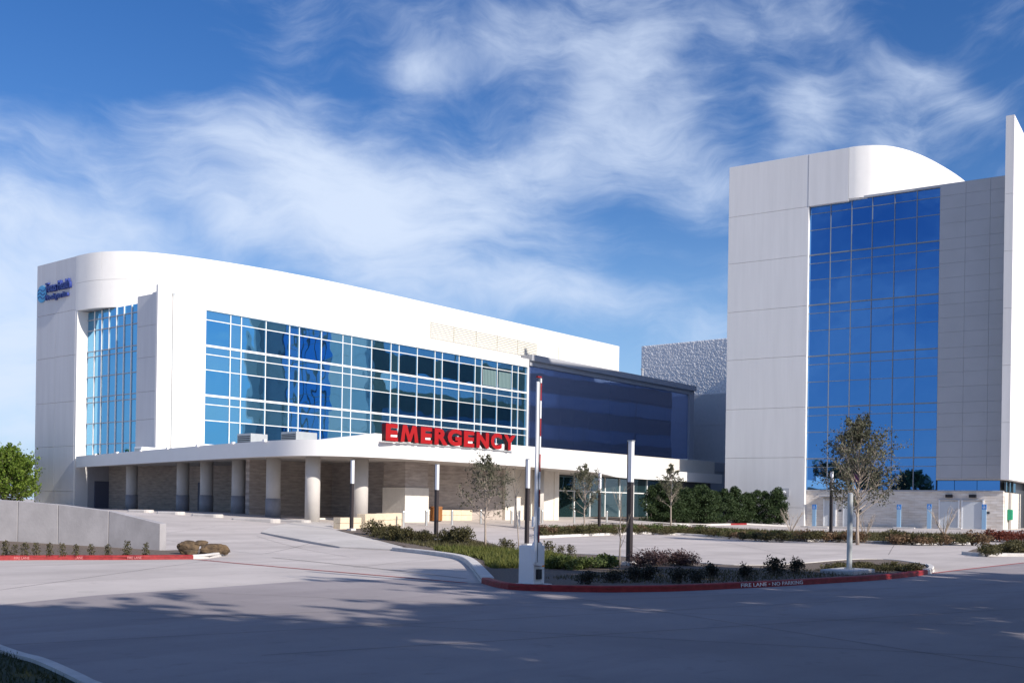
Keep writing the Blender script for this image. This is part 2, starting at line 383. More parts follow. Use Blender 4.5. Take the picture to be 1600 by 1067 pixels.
def courses(name, c1, c2, mortar, w, h, axis, bump=.4):
    """coursed masonry far off: brick pattern in the wall's own plane (axis: which local axis runs along the wall)"""
    M_ = bpy.data.materials.new(name); M_.use_nodes = True; nt = M_.node_tree; N = nt.nodes; L = nt.links
    b = N['Principled BSDF']; b.inputs['Roughness'].default_value = .85; b.inputs['Specular IOR Level'].default_value = .2
    tc = N.new('ShaderNodeTexCoord'); sp = N.new('ShaderNodeSeparateXYZ'); cb = N.new('ShaderNodeCombineXYZ')
    L.new(tc.outputs['Object'], sp.inputs[0]); L.new(sp.outputs[axis], cb.inputs[0]); L.new(sp.outputs[2], cb.inputs[1])
    br = N.new('ShaderNodeTexBrick'); L.new(cb.outputs[0], br.inputs['Vector']); br.inputs['Scale'].default_value = 1
    br.inputs['Brick Width'].default_value = w; br.inputs['Row Height'].default_value = h; br.inputs['Mortar Size'].default_value = .008
    br.inputs['Color1'].default_value = (*c1, 1); br.inputs['Color2'].default_value = (*c2, 1); br.inputs['Mortar'].default_value = (*mortar, 1)
    br.inputs['Bias'].default_value = -.1
    n = N.new('ShaderNodeTexNoise'); n.inputs['Scale'].default_value = 2.2; n.inputs['Detail'].default_value = 5
    mp = N.new('ShaderNodeMapping'); mp.inputs['Scale'].default_value = (.6, .6, 3); L.new(tc.outputs['Object'], mp.inputs[0]); L.new(mp.outputs[0], n.inputs['Vector'])
    mx = N.new('ShaderNodeMix'); mx.data_type = 'RGBA'; mx.blend_type = 'OVERLAY'; mx.inputs[0].default_value = .55
    L.new(br.outputs['Color'], mx.inputs[6]); L.new(n.outputs['Fac'], mx.inputs[7]); L.new(mx.outputs[2], b.inputs['Base Color'])
    bp = N.new('ShaderNodeBump'); bp.inputs['Strength'].default_value = bump; bp.inputs['Distance'].default_value = .03
    L.new(br.outputs['Color'], bp.inputs['Height']); L.new(bp.outputs[0], b.inputs['Normal'])
    return M_
def concrete(name, col, stain, joint=0):
    """poured paving: cloudy tone, tyre-darkened streaks, fine grain"""
    M_ = bpy.data.materials.new(name); M_.use_nodes = True; nt = M_.node_tree; N = nt.nodes; L = nt.links
    b = N['Principled BSDF']; b.inputs['Roughness'].default_value = .85; b.inputs['Specular IOR Level'].default_value = .25
    geo = N.new('ShaderNodeNewGeometry')
    def noise(s, det, st=(1, 1, 1), rot=0):
        mp = N.new('ShaderNodeMapping'); mp.inputs['Scale'].default_value = st; mp.inputs['Rotation'].default_value = (0, 0, rot); L.new(geo.outputs['Position'], mp.inputs[0])
        n = N.new('ShaderNodeTexNoise'); n.inputs['Scale'].default_value = s; n.inputs['Detail'].default_value = det; n.inputs['Roughness'].default_value = .62
        L.new(mp.outputs[0], n.inputs['Vector']); return n.outputs['Fac']
    def mix(f, a, c, lo, hi):
        r = N.new('ShaderNodeMapRange'); r.inputs[1].default_value = lo; r.inputs[2].default_value = hi; L.new(f, r.inputs[0])
        mx = N.new('ShaderNodeMix'); mx.data_type = 'RGBA'; L.new(r.outputs[0], mx.inputs[0])
        for k, v in ((6, a), (7, c)):
            if hasattr(v, 'is_output'): L.new(v, mx.inputs[k])
            else: mx.inputs[k].default_value = (*v, 1)
        return mx.outputs[2]
    c1 = mix(noise(.22, 5), [c*.86 for c in col], [min(1, c*1.09) for c in col], .35, .65)
    c2 = mix(noise(.5, 6, (.16, 1.1, 1), radians(28)), c1, stain, .48, .74)
    c3 = mix(noise(2.2, 6), c2, [c*.66 for c in col], .58, .85)
    c4 = mix(noise(45, 3), c3, [c*.8 for c in col], .5, 1.1)
    L.new(c4, b.inputs['Base Color'])
    bp = N.new('ShaderNodeBump'); bp.inputs['Strength'].default_value = .25; bp.inputs['Distance'].default_value = .01
    L.new(noise(60, 3), bp.inputs['Height']); L.new(bp.outputs[0], b.inputs['Normal'])
    return M_
def ribbed(name, col, var, freq, axis, rough=.75, bump=.25):
    """precast panel with faint vertical ribs and weathering streaks"""
    M_ = mat(name, col, rough, var=var, scale=.9, stretch=(1.6, 1.6, .12), spec=.3)
    nt = M_.node_tree; N = nt.nodes; L = nt.links
    tc = N.new('ShaderNodeTexCoord'); w = N.new('ShaderNodeTexWave'); w.wave_type = 'BANDS'; w.bands_direction = axis
    w.inputs['Scale'].default_value = freq; w.inputs['Distortion'].default_value = .4; L.new(tc.outputs['Object'], w.inputs['Vector'])
    bp = N.new('ShaderNodeBump'); bp.inputs['Strength'].default_value = bump; bp.inputs['Distance'].default_value = .02
    L.new(w.outputs['Fac'], bp.inputs['Height']); L.new(bp.outputs[0], N['Principled BSDF'].inputs['Normal'])
    return M_

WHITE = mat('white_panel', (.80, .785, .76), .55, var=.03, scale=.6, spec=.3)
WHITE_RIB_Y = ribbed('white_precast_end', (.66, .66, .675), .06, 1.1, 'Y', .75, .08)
PRECAST = ribbed('tower_precast', (.73, .715, .71), .05, .9, 'Y', .75, .035)
GREYPANEL = mat('grey_metal_panel', (.40, .41, .44), .45, metal=.0, var=.05, scale=.4, spec=.5)
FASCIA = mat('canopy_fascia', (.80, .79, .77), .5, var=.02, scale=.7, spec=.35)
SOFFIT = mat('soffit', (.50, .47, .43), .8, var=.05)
COLUMN = mat('column_stone', (.54, .51, .475), .7, var=.06, scale=1.5)
WAINSCOT = mat('column_wainscot', (.27, .27, .29), .6, var=.08)
MULLION = mat('white_aluminium', (.80, .80, .78), .4, spec=.5)
MULLION_T = mat('tower_aluminium', (.25, .27, .30), .4, metal=.3, spec=.4)
MULLION_D = mat('dark_aluminium', (.06, .065, .075), .4)
G_VISION = glass('vision_glass', (.004, .014, .017), (.20, .56, .86), .74, .95, wave=.018)
G_SPAN = glass('spandrel_glass', (.03, .085, .095), (.28, .62, .90), .66, .95, wave=.018)
G_TOWER = glass('tower_glass', (.008, .016, .03), (.125, .33, .70), .74, .95, wave=.010)
G_TALL = glass('tall_window_glass', (.01, .04, .07), (.26, .58, .85), .62, .92)
G_WING = glass('wing_glass', (.30, .35, .50), (.55, .65, .92), .45, .95, wave=.02, wscale=.25)
G_NORTH = glass('strip_window_glass', (.34, .42, .55), (.62, .78, .95), .35, .9)
G_STORE = glass('storefront_glass', (.02, .045, .05), (.45, .62, .68), .28, .85)
TAUPE = courses('taupe_ledger', (.44, .385, .345), (.395, .345, .31), (.33, .29, .26), 1.6, .2, 0, .15)
STONE = courses('pale_ashlar', (.76, .69, .62), (.66, .60, .54), (.52, .47, .43), .95, .22, 1)
LIME = mat('limestone', (.66, .55, .40), .85, var=.10, scale=2.5, bump=.4, bscale=9)
LIME_W = mat('pale_limestone', (.70, .65, .57), .85, var=.06, scale=2.5, bump=.3, bscale=9)
APRON = concrete('light_concrete', (.53, .482, .455), (.42, .378, .355))
ROAD = concrete('road_concrete', (.325, .292, .297), (.25, .222, .232))
WALK = concrete('sidewalk_concrete', (.56, .525, .495), (.48, .45, .42))
KERB_C = mat('kerb_concrete', (.60, .575, .55), .85, var=.12, scale=4, bump=.3, bscale=20)
KERB_R = mat('red_kerb_paint', (.27, .010, .016), .6, var=.3, scale=5, bump=.2, bscale=20, col2=(.36, .028, .03))
REDLINE = mat('red_line_paint', (.40, .05, .05), .8, var=.35, scale=7)
SEAM = mat('joint_seal', (.10, .085, .08), .9)
WALLC = mat('retaining_concrete', (.37, .355, .365), .85, var=.16, scale=1.0, bump=.1, bscale=12)
MULCH = mat('bark_mulch', (.10, .075, .06), .95, var=.5, scale=22, bump=.25, bscale=30, col2=(.24, .19, .155))
GRASS_D = mat('verge_turf', (.03, .045, .02), .95, var=.4, scale=8, bump=.2, bscale=40)
REDM = mat('sign_red', (.34, .003, .003), .45, var=.04, scale=2, spec=.4)
REDM_SIDE = mat('sign_return', (.07, .004, .006), .5)
LAMP_DARK = mat('lamp_bronze', (.045, .035, .035), .45, metal=.2)
LAMP_WHITE = mat('lamp_diffuser', (.84, .84, .86), .35, spec=.5)
STEEL = mat('brushed_steel', (.62, .62, .60), .35, metal=.75)
GALV = mat('galvanised', (.50, .52, .52), .5, metal=.55, var=.06)
PAINT_W = mat('white_enamel', (.80, .81, .82), .35, spec=.5, var=.02)
BLACK = mat('black_plastic', (.015, .015, .02), .5)
ORANGE = mat('orange_band', (.75, .28, .03), .5)
BLUE_SIGN = mat('blue_sign', (.04, .22, .60), .5)
PALE_BLUE = mat('pale_blue_post', (.30, .48, .66), .5)
LOGO_BLUE = mat('logo_navy', (.035, .06, .26), .4)
LOGO_CYAN = mat('logo_cyan', (.10, .42, .72), .4)
GREEN = mat('green_box', (.02, .30, .16), .5)
DOORW = mat('door_paint', (.60, .62, .64), .5)
DOORD = mat('door_dark', (.10, .11, .16), .5)
WOOD = mat('bin_wood', (.30, .12, .035), .6, var=.25, scale=6, stretch=(4, 4, .6))
ROCK = mat('boulder', (.07, .05, .035), .95, var=.5, scale=4.2, bump=.6, bscale=9, col2=(.17, .115, .065))
BARK = mat('bark', (.20, .17, .145), .9, var=.3, scale=14, bump=.6)
BARK_P = mat('pale_bark', (.36, .30, .25), .9, var=.2, scale=14)
ROOF = mat('roof_membrane', (.62, .61, .60), .9, var=.05)
DARKCLAD = mat('dark_cladding', (.17, .155, .15), .7, var=.06)
FAR_TEX = mat('rippled_cladding', (.76, .755, .76), .6, var=.06, scale=1.4, bump=.4, bscale=2.2)
FAR_PLAIN = mat('far_cladding', (.48, .48, .50), .7, var=.05)
LOUVRE = mat('louvre_metal', (.69, .665, .59), .6)
L_OAK = leafmat('oak_leaf', (.07, .075, .045), (.15, .15, .10), .2)
L_HEDGE = leafmat('hedge_leaf', (.018, .038, .014), (.055, .085, .03), .15)
L_SHRUB = leafmat('shrub_leaf', (.05, .05, .02), (.12, .105, .045), .2)
L_GREEN = leafmat('fresh_leaf', (.05, .08, .02), (.13, .16, .05), .25)
L_DARK = leafmat('dark_shrub_leaf', (.02, .022, .018), (.05, .05, .035), .15)
L_MAROON = leafmat('maroon_leaf', (.055, .03, .035), (.13, .085, .08), .15)
L_RUST = leafmat('rust_leaf', (.10, .06, .03), (.23, .15, .09), .2)
L_RED = leafmat('red_leaf', (.13, .025, .02), (.22, .07, .04), .2)
L_BRIGHT = leafmat('bright_tree_leaf', (.07, .13, .015), (.22, .30, .05), .4)
L_SHADE = leafmat('shade_tree_leaf', (.03, .05, .015), (.07, .10, .03), .12)
L_GRASS = leafmat('groundcover_blade', (.06, .085, .018), (.19, .19, .05), .3)

# ------------------------------------------------------------------ ground
def build_ground():
    xs = [-3000, -1200, -500, -200, -90, -50] + list(range(-30, 60, 6)) + list(range(60, 96, 2)) + list(range(96, 160, 8)) + [200, 400, 900, 2000, 4000]
    ys = [-3000, -1200, -500, -200, -90, -50] + list(range(-30, 26, 6)) + list(range(26, 66, 1)) + list(range(66, 130, 8)) + [160, 240, 500, 1200, 4000]
    mb = MB(); nx = len(xs)
    mb.add([(x, y, gz(x, y)) for y in ys for x in xs],
           [(j*nx+i, j*nx+i+1, (j+1)*nx+i+1, (j+1)*nx+i) for j in range(len(ys)-1) for i in range(nx-1)])
    tag(mb.build('ground', APRON, smooth=True), kind='structure')
build_ground()
road_poly = [(-40, 60), (-8, 40), (4, 24)] + PT['road'] + chaikin(PT['island_front'], 1)[1:] + PT['road_right'][1:] + [(90, 6), (140, -6), (120, -40), (20, -40), (-40, -10)]
sheet('road', road_poly, .004, ROAD)

# ------------------------------------------------------------------ low wing of the hospital
BX, BY = 47.2, 74.0
hosp = thing('hospital_building', 'long white hospital building with rounded parapet and blue grid windows', 'building', (BX, BY, 1.0))
OH = (BX, BY, 1.0)
def H(): return MB(OH)
jit = random.Random(5)
def pane_part(cache, name, w, h, mt, parent, loc, rz, tilt=.0016):
    """one glass pane, its own slab, set a hair out of true like real glazing"""
    k = (round(w, 2), round(h, 2), mt.name)
    if k not in cache:
        cache[k] = MB().box(-w/2, w/2, -.02, .02, -h/2, h/2).mesh(name, mt)
    return inst(name, cache[k], parent, loc, (jit.gauss(0, tilt), 0, rz+jit.gauss(0, tilt)))
def H_panel_end():
    zs = [.6, 2.5, 6.29, 10.07, 13.98, 17.75, 22.25]
    ye = [85.46, 88.7, 92.0]
    for i in range(6):
        for j in range(2):
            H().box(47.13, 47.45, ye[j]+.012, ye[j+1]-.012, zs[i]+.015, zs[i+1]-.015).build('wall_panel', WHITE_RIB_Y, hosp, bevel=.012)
    H().box(47.2, 60, 85.5, 91.98, .5, 22.0).build('wall_core', WHITE, hosp)
H_panel_end()
# rounded upper band
ARC = [(47.13, 85.46), (47.13, 84.9), (47.22, 83.4), (47.55, 82.1), (48.3, 80.65), (49.4, 79.45), (50.9, 78.55), (53.0, 77.7), (55.7, 76.95), (58.6, 76.35), (62, 75.85), (66, 75.5), (70, 75.35), (75, 75.3)]
ARCS = chaikin(ARC, 4)
def upper_band():
    # the curve is clad in tall curved panels, two rows
    L_ = [0]
    for i in range(1, len(ARCS)): L_.append(L_[-1]+hypot(ARCS[i][0]-ARCS[i-1][0], ARCS[i][1]-ARCS[i-1][1]))
    def at(s):
        for i in range(1, len(ARCS)):
            if s <= L_[i] or i == len(ARCS)-1:
                t = (s-L_[i-1])/max(1e-9, L_[i]-L_[i-1]); return (ARCS[i-1][0]+(ARCS[i][0]-ARCS[i-1][0])*t, ARCS[i-1][1]+(ARCS[i][1]-ARCS[i-1][1])*t)
    n = 10
    for k in range(n):
        a, b = L_[-1]*k/n, L_[-1]*(k+1)/n
        pts = [at(a+.006+(b-a-.012)*j/18) for j in range(19)]
        for z0, z1 in ((17.65, 19.93), (19.95, 22.25)):
            H().wallstrip(pts, z0, z1, .3).build('parapet_panel', WHITE, hosp)
    # straight part in flat panels
    xs = [75, 81.5, 88, 94.5, 101, 107.8, 114.5]
    for k in range(6):
        H().box(xs[k]+.006, xs[k+1]-.006, 75.3, 75.6, 17.65, 22.25).build('parapet_panel', WHITE, hosp)
    H().box(114.2, 114.5, 75.602, 92, 17.65, 22.25).build('parapet_panel', WHITE, hosp)
    # ceiling slab under the overhang and the roof behind the parapet
    inner = [(x+.25, y+.2) for x, y in ARCS]
    H().prism([(x+.02, y+.06) for x, y in ARCS]+[(75, 85.4), (47.2, 85.4)], 17.66, 17.95).build('soffit', GREYPANEL, hosp)
    H().prism(inner+[(114, 75.7), (114, 91.9), (47.5, 91.9)], 20.9, 21.3).build('roof', ROOF, hosp)
upper_band()
# jamb beside the tall window, tall window, return panel and blade fin
H().box(47.14, 48.3, 85.2, 85.455, .6, 17.64).build('jamb', WHITE, hosp)
def tall_window():
    X = 48.05; y0, y1 = 77.35, 85.18; z0, z1 = 5.55, 17.6
    zs = [5.55, 6.5, 8.35, 9.75, 10.35, 12.2, 13.4, 14.2, 16.1, 17.0, 17.6]
    zs = [5.55, 6.45, 8.2, 9.95, 10.4, 12.1, 13.8, 14.25, 16.0, 16.9, 17.6]
    n = 7; ys = [y0+(y1-y0)*i/n for i in range(n+1)]; c = {}
    for i in range(n):
        for j in range(len(zs)-1):
            pane_part(c, 'pane', ys[i+1]-ys[i]-.05, zs[j+1]-zs[j]-.05, G_TALL, hosp, (X+.08-BX, (ys[i]+ys[i+1])/2-BY, (zs[j]+zs[j+1])/2-1), pi/2)
    for i in range(1, n): H().box(X-.02, X+.055, ys[i]-.04, ys[i]+.04, z0, z1).build('mullion', MULLION, hosp)
    for z in zs[1:-1]: H().box(X-.012, X+.055, y0, y1, z-.035, z+.035).build('transom', GREYPANEL, hosp)
    H().box(X+.12, X+.5, y0-.3, y1, 4.9, 17.6).build('window_backing', WHITE, hosp)
tall_window()
for z0, z1 in ((5.5, 8.2), (8.22, 10.4), (10.42, 13.1), (13.12, 15.6), (15.62, 18.05)):
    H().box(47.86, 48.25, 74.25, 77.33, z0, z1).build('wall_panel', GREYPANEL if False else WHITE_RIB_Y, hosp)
H().box(47.55, 47.858, 74.0, 74.24, 5.5, 18.6).build('fin', WHITE, hosp)
# flat south wall with the curtain wall in it
H().box(47.862, 51.86, 74.0, 74.4, 5.5, 18.2).build('wall', WHITE, hosp)
H().box(51.9, 94.1, 74.02, 74.4, 17.33, 18.2).build('wall', WHITE, hosp)
H().box(47.9, 94.1, 74.41, 75.32, 17.7, 18.18).build('ledge', WHITE, hosp)
H().box(51.9, 94.1, 74.02, 74.4, 5.0, 6.40).build('wall', WHITE, hosp)
H().box(94.1, 94.35, 73.99, 74.4, 5.0, 18.2).build('jamb', WHITE, hosp)
H().box(48.9, 114, 74.6, 91, 4.95, 17.6).build('wall_core', MULLION_D, hosp)
H().box(51.0, 114, 74.6, 91, 1.0, 4.94).build('wall_core', MULLION_D, hosp)
H().tube([(48.9, 73.93, 5.4), (48.9, 73.93, 18.0)], .06, 8).build('downspout', GALV, hosp)
H().box(48.8, 49.0, 73.86, 73.998, 17.95, 18.15).build('downspout_head', GALV, hosp)
def curtain():
    Wd, Nn = 2.55, 1.08; xs = [51.9]; kinds = []
    for k in range(7):
        for w, kd in ((Wd, 'w'), (Nn, 'n'), (Wd, 'w')) if k == 0 else ((Wd, 'w'), (Nn, 'n'), (Wd, 'w')):
            if xs[-1] > 92.5: break
            xs.append(xs[-1]+w); kinds.append(kd)
    xs = [x for x in xs if x < 93.9]; kinds = kinds[:len(xs)-1]
    xs.append(94.1); kinds.append('n')
    zs = [6.40, 8.39, 9.69, 10.41, 12.48, 13.74, 14.43, 16.52, 17.33]
    vis = [True, False, False, True, False, False, True, False]
    c = {}
    for i in range(len(xs)-1):
        for j in range(8):
            mt = G_VISION if vis[j] and kinds[i] == 'w' else G_SPAN
            pane_part(c, 'pane', xs[i+1]-xs[i]-.06, zs[j+1]-zs[j]-.06, mt, hosp, ((xs[i]+xs[i+1])/2-BX, 74.2-BY, (zs[j]+zs[j+1])/2-1), 0)
    for x in xs[1:-1]: H().box(x-.035, x+.035, 74.10, 74.17, 6.4, 17.33).build('mullion', MULLION, hosp)
    for j, z in enumerate(zs[1:-1], 1):
        t = .085 if j in (3, 6) else .032
        H().box(51.9, 94.1, 74.12 if j not in (3, 6) else 74.08, 74.17, z-t, z+t).build('transom', MULLION, hosp)
    for z in (6.40, 17.33): H().box(51.9, 94.1, 73.95, 74.19, z-.05, z+.05).build('sill' if z < 7 else 'head_trim', MULLION, hosp)
    H().box(51.84, 51.95, 73.95, 74.19, 6.3, 17.4).build('jamb', MULLION, hosp)
    # white blinds behind two panes near the right end
    for x0, x1 in ((86.7, 88.9), (89.3, 91.4)):
        mb = H()
        for q in range(9): mb.box(x0+q*(x1-x0)/9, x0+(q+.8)*(x1-x0)/9, 74.165, 74.175, 14.6, 16.3)
        mb.build('blind', mat('blind_fabric', (.16, .24, .24), .8), hosp)
curtain()
def louvres():
    xs = [79.6, 83.1, 86.65, 90.15, 93.75, 97.4]
    for k in range(5):
        fr = MB(OH); x0, x1 = xs[k]+.04, xs[k+1]-.04
        fr.box(x0, x1, 75.22, 75.295, 18.75, 20.5)
        lo = fr.build('louvre', LOUVRE, hosp)
        sl = MB(OH)
        for q in range(9):
            z = 18.82+q*.185
            sl.add([(x0, 75.2, z), (x1, 75.2, z), (x1, 75.15, z-.0), (x0, 75.15, z-.0), (x0, 75.2, z+.12), (x1, 75.2, z+.12)], [(0, 1, 2, 3), (3, 2, 5, 4), (0, 4, 5, 1)])
        s_ = sl.build('slat', LOUVRE, lo); tag(s_, kind='stuff')
        s_.location = (0, 0, 0)
    H().box(101.5, 102.7, 75.22, 75.295, 18.4, 20.6).build('louvre', LOUVRE, hosp)
louvres()
# walls behind the canopy
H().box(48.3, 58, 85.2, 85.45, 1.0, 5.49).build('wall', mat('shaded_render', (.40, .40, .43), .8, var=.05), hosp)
H().box(48.9, 50.3, 85.1, 85.195, 1.0, 3.4).build('door', DOORD, hosp)
H().box(50.2, 50.5, 50.6, 85.15, .8, 4.9).build('wall', TAUPE, hosp)
for y0 in (61, 66, 71):
    H().box(50.1, 50.195, y0, y0+1.1, .9, 3.3).build('door', DOORD, hosp)
H().box(43.2, 50.19, 56.6, 56.98, .6, 4.9).build('wall', TAUPE, hosp)
H().box(50.51, 67.59, 50.6, 51.0, .5, 4.9).build('wall', TAUPE, hosp)
H().box(44.3, 50.28, 51.02, 51.4, .5, .9).build('plinth', LIME_W, hosp)
H().box(49.2, 51.4, 48.5, 50.55, .5, 2.9).build('pier', LIME_W, hosp)  # paler stone stands for the sunlit foot of the pier
H().box(49.3, 51.38, 48.6, 50.58, 2.91, 4.9).build('pier', TAUPE, hosp)  # same pier above the shadow line, canopy shade put into the darker colour
H().box(61.6, 67.59, 50.35, 50.58, .5, 4.9).build('wall', LIME_W, hosp)
H().box(67.6, 68.2, 50.3, 53.5, .5, 4.9).build('wall', LIME_W, hosp)
def storefront():
    # glass entrance front set back under the canopy
    x0, x1, Y = 71.2, 92.6, 54.4; z0, zt, z1 = .8, 3.2, 4.5
    n = 9; c = {}
    for i in range(n):
        a, b = x0+(x1-x0)*i/n, x0+(x1-x0)*(i+1)/n
        for p, q in ((z0, zt), (zt, z1)):
            pane_part(c, 'pane', b-a-.08, q-p-.08, G_STORE, hosp, ((a+b)/2-BX, Y+.06-BY, (p+q)/2-1), 0)
    for i in range(n+1):
        a = x0+(x1-x0)*i/n; H().box(a-.05, a+.05, Y-.06, Y+.03, z0, z1).build('mullion', MULLION, hosp)
    for z in (zt,): H().box(x0, x1, Y-.04, Y+.03, z-.045, z+.045).build('transom', MULLION, hosp)
    H().box(x0, x1+2, Y+.12, Y+.4, .5, 4.9).build('wall', MULLION_D, hosp)
    H().box(70.3, 71.1, 52.6, 54.6, .5, 4.6).build('pier', LIME_W, hosp)
    # recessed glass lobby left of the pier
    for i in range(3):
        a, b = 68.3+i*.7, 68.3+(i+1)*.7
        pane_part(c, 'pane', b-a-.06, 3.7, G_STORE, hosp, ((a+b)/2-BX, 53.5-BY, 2.6-1), 0)
        H().box(b-.04, b+.04, 53.4, 53.47, .6, 4.5).build('mullion', MULLION, hosp)
    H().box(92.62, 100, 54.2, 54.5, .4, 4.5).build('wall', MULLION_D, hosp)
storefront()
# ------------------------------------------------------------------ signs on the hospital
def emergency():
    t = thing('emergency_sign', 'big red EMERGENCY letters standing on the white canopy edge', 'sign', (43.55, 44.72, 5.45))
    ws = [1.15, 1.75, 1.15, 1.4, 1.5, 1.15, 1.42, 1.3, 1.42]
    x = 0
    for ch, w in zip('EMERGENCY', ws):
        if ch == 'M':                                     # drawn as an outline: broad stems, deep V
            me = MB().add([], []); P_ = [(0, 0), (.24, 0), (.30, .60), (.50, .02), (.66, .02), (.86, .60), (.92, 0), (1.16, 0), (1.02, 1), (.76, 1), (.58, .46), (.40, 1), (.14, 1)]
            n_ = len(P_); me.v = [(x_, y_, z_) for z_ in (-.17, .17) for x_, y_ in P_]
            tr_ = mathutils.geometry.tessellate_polygon([[Vector((x_, y_, 0)) for x_, y_ in P_]])
            me.f = [tuple(t_) for t_ in tr_]+[tuple(i_+n_ for i_ in t_) for t_ in tr_]+[(i_, (i_+1) % n_, n_+(i_+1) % n_, n_+i_) for i_ in range(n_)]
            me = me.mesh('letter', REDM)
        else: me = text_mesh('letter', ch, 1, .34, REDM, .05)
        me.materials.append(REDM_SIDE)
        for p in me.polygons:
            if abs(p.normal.z) < .5: p.material_index = 1
        w *= .86
        fit(me, w, 1.0 if ch not in 'GC' else 1.04)
        m_ = face_matrix((x, 0, .02), (1, 0, 0))
        o = inst('letter', me, t); o.matrix_local = m_; x += w+(-.03 if ch == 'R' else .19 if ch not in 'EG' else .215)
    MB().box(-.05, 12.0, -.02, .12, -.02, .015).build('rail', GALV, t)
emergency()
def logo():
    t = thing('logo_sign', 'navy wall lettering with round cyan emblem high on end wall', 'sign', (47.1, 92.0, 18.6))
    def disc(r, x0, x1):
        mb = MB(); n = 32
        for x in (x0, x1): mb.v += [(x, -1.0+r*cos(2*pi*i/n), 1.05+r*sin(2*pi*i/n)) for i in range(n)]
        mb.f = [tuple(range(n)), tuple(range(2*n-1, n-1, -1))]+[(i, n+i, n+(i+1) % n, (i+1) % n) for i in range(n)]
        return mb
    disc(.74, -.09, .0).build('emblem', LOGO_CYAN, t)
    for k in range(3):
        pts = [(-.10, -1.0+.58-1.16*j/12, 1.05+(.32-.32*k)+.12*sin(j/12*2*pi)) for j in range(13)]
        MB().tube(pts, .035, 5).build('wave_line', LOGO_BLUE, t)
    for body, y, z, w, h, d in (('Texas Health', -1.82, 1.05, 4.1, .82, .22), ('Presbyterian', -1.82, .25, 3.7, .62, .2)):
        me = text_mesh('lettering', body, 1, d, LOGO_BLUE, .012); fit(me, w, h)
        o = inst('lettering', me, t); o.matrix_local = face_matrix((-.1, y, z), (0, -1, 0))
logo()

# ------------------------------------------------------------------ entrance canopy
EDGE_L = [(47.05, 84.9), (41.8, 60.9), (40.2, 52.2), (39.95, 49.6), (40.1, 48.0), (40.75, 46.7), (42.2, 45.5), (44.2, 45.0), (46.6, 44.85)]
EDGE_F = [(55.4, 44.8), (62.3, 45.6), (66.5, 46.4), (70.3, 47.8), (75.5, 50.4), (79.5, 52.5), (82.5, 53.2), (86, 53.4)]
canopy = thing('entrance_canopy', 'long white curved canopy over the emergency entrance drive', 'canopy', (50, 60, 1.0))
OC = (50, 60, 1.0)
def build_canopy():
    pts = chaikin(EDGE_L+EDGE_F, 3)+[(101, 53.4)]
    out = [(p[0], p[1]) for p in pts]
    MB(OC).wallstrip(out, 4.5, 5.42, .3).build('fascia', FASCIA, canopy, smooth=False)
    inner = []
    for i in range(len(out)):
        a = Vector(out[max(i-1, 0)]); b = Vector(out[min(i+1, len(out)-1)]); t_ = (b-a).normalized()
        inner.append((out[i][0]-t_.y*.29, out[i][1]+t_.x*.29))
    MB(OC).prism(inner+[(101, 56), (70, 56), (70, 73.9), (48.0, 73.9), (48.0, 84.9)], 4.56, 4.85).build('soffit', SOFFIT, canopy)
    MB(OC).prism([(x*1.0, y) for x, y in inner]+[(101, 56), (70, 56), (70, 73.9), (48.0, 73.9), (48.0, 84.9)], 5.1, 5.3).build('roof', ROOF, canopy)
    # set-back parapets on the canopy roof
    MB(OC).box(44.6, 63.5, 46.6, 46.9, 5.3, 6.02).build('parapet', FASCIA, canopy)
    MB(OC).add([(41.2, 47.6, 5.3), (44.59, 46.6, 5.3), (44.59, 46.6, 6.0), (41.2, 48.2, 5.45), (41.3, 47.9, 5.3), (44.59, 46.9, 5.3), (44.59, 46.9, 6.0), (41.3, 48.5, 5.45)],
               [(0, 1, 2, 3), (5, 4, 7, 6), (3, 2, 6, 7), (0, 3, 7, 4), (1, 5, 6, 2)]).build('parapet', FASCIA, canopy)
    for a, b in ((63.5, 72), (72.01, 80), (80.01, 88), (88.01, 101)):
        MB(OC).box(a, b, 54.3, 54.6, 5.25, 6.72).build('parapet', mat('beige_parapet', (.66, .62, .56), .6, var=.03) if a == 63.5 else bpy.data.materials['beige_parapet'], canopy)
    # small floodlights clipped along the shaded fascia edge
    for y in (80, 75, 70, 65, 60, 55, 51):
        x = 47.05-(84.9-y)*.2187 if y > 60.9 else 41.8-(60.9-y)*.184
        MB(OC).box(x-.10, x+.08, y-.10, y+.10, 5.36, 5.50).build('floodlight', LAMP_WHITE, canopy)
    def column(x, y, r, w):
        g0 = gz(x, y); co = MB(OC)
        co.tube([(x, y, g0-.1), (x, y, 4.57)], r, 20)
        c = co.build('column', COLUMN, canopy, smooth=False)
        for p in c.data.polygons: p.use_smooth = len(p.vertices) == 4
        if w:
            q = MB(OC).tube([(x, y, g0-.05), (x, y, g0+1.15)], r+.03, 20).build('wainscot', WAINSCOT, c)
            for p in q.data.polygons: p.use_smooth = len(p.vertices) == 4
    for Y in (48.65, 53.5, 58.3, 63.2, 67.2, 77.1):
        column(39.9+(Y-49.3)*.2035+1.9, Y, .44, Y > 50)
    column(45.1, 48.3, .5, False); column(64.2, 49.3, .44, False)
build_canopy()
def roof_unit(name, label, x, y, z, sx, sy, sz):
    t = thing(name, label, 'roof unit', (x, y, z))
    MB().box(-sx/2, sx/2, -sy/2, sy/2, 0.08, sz).build('casing', GALV if sx < 2 else PAINT_W, t, bevel=.02)
    for k in range(7): MB().box(-sx/2-.03, -sx/2-.001, -sy/2+.08, sy/2-.08, .15+k*(sz-.25)/7, .15+(k+.55)*(sz-.25)/7).build('slat', MULLION_D if sz > .9 else GALV, t)
    for a in (-1, 1): MB().box(a*sx*.35-.06, a*sx*.35+.06, -sy/2, sy/2, 0, .079).build('rail', GALV, t)
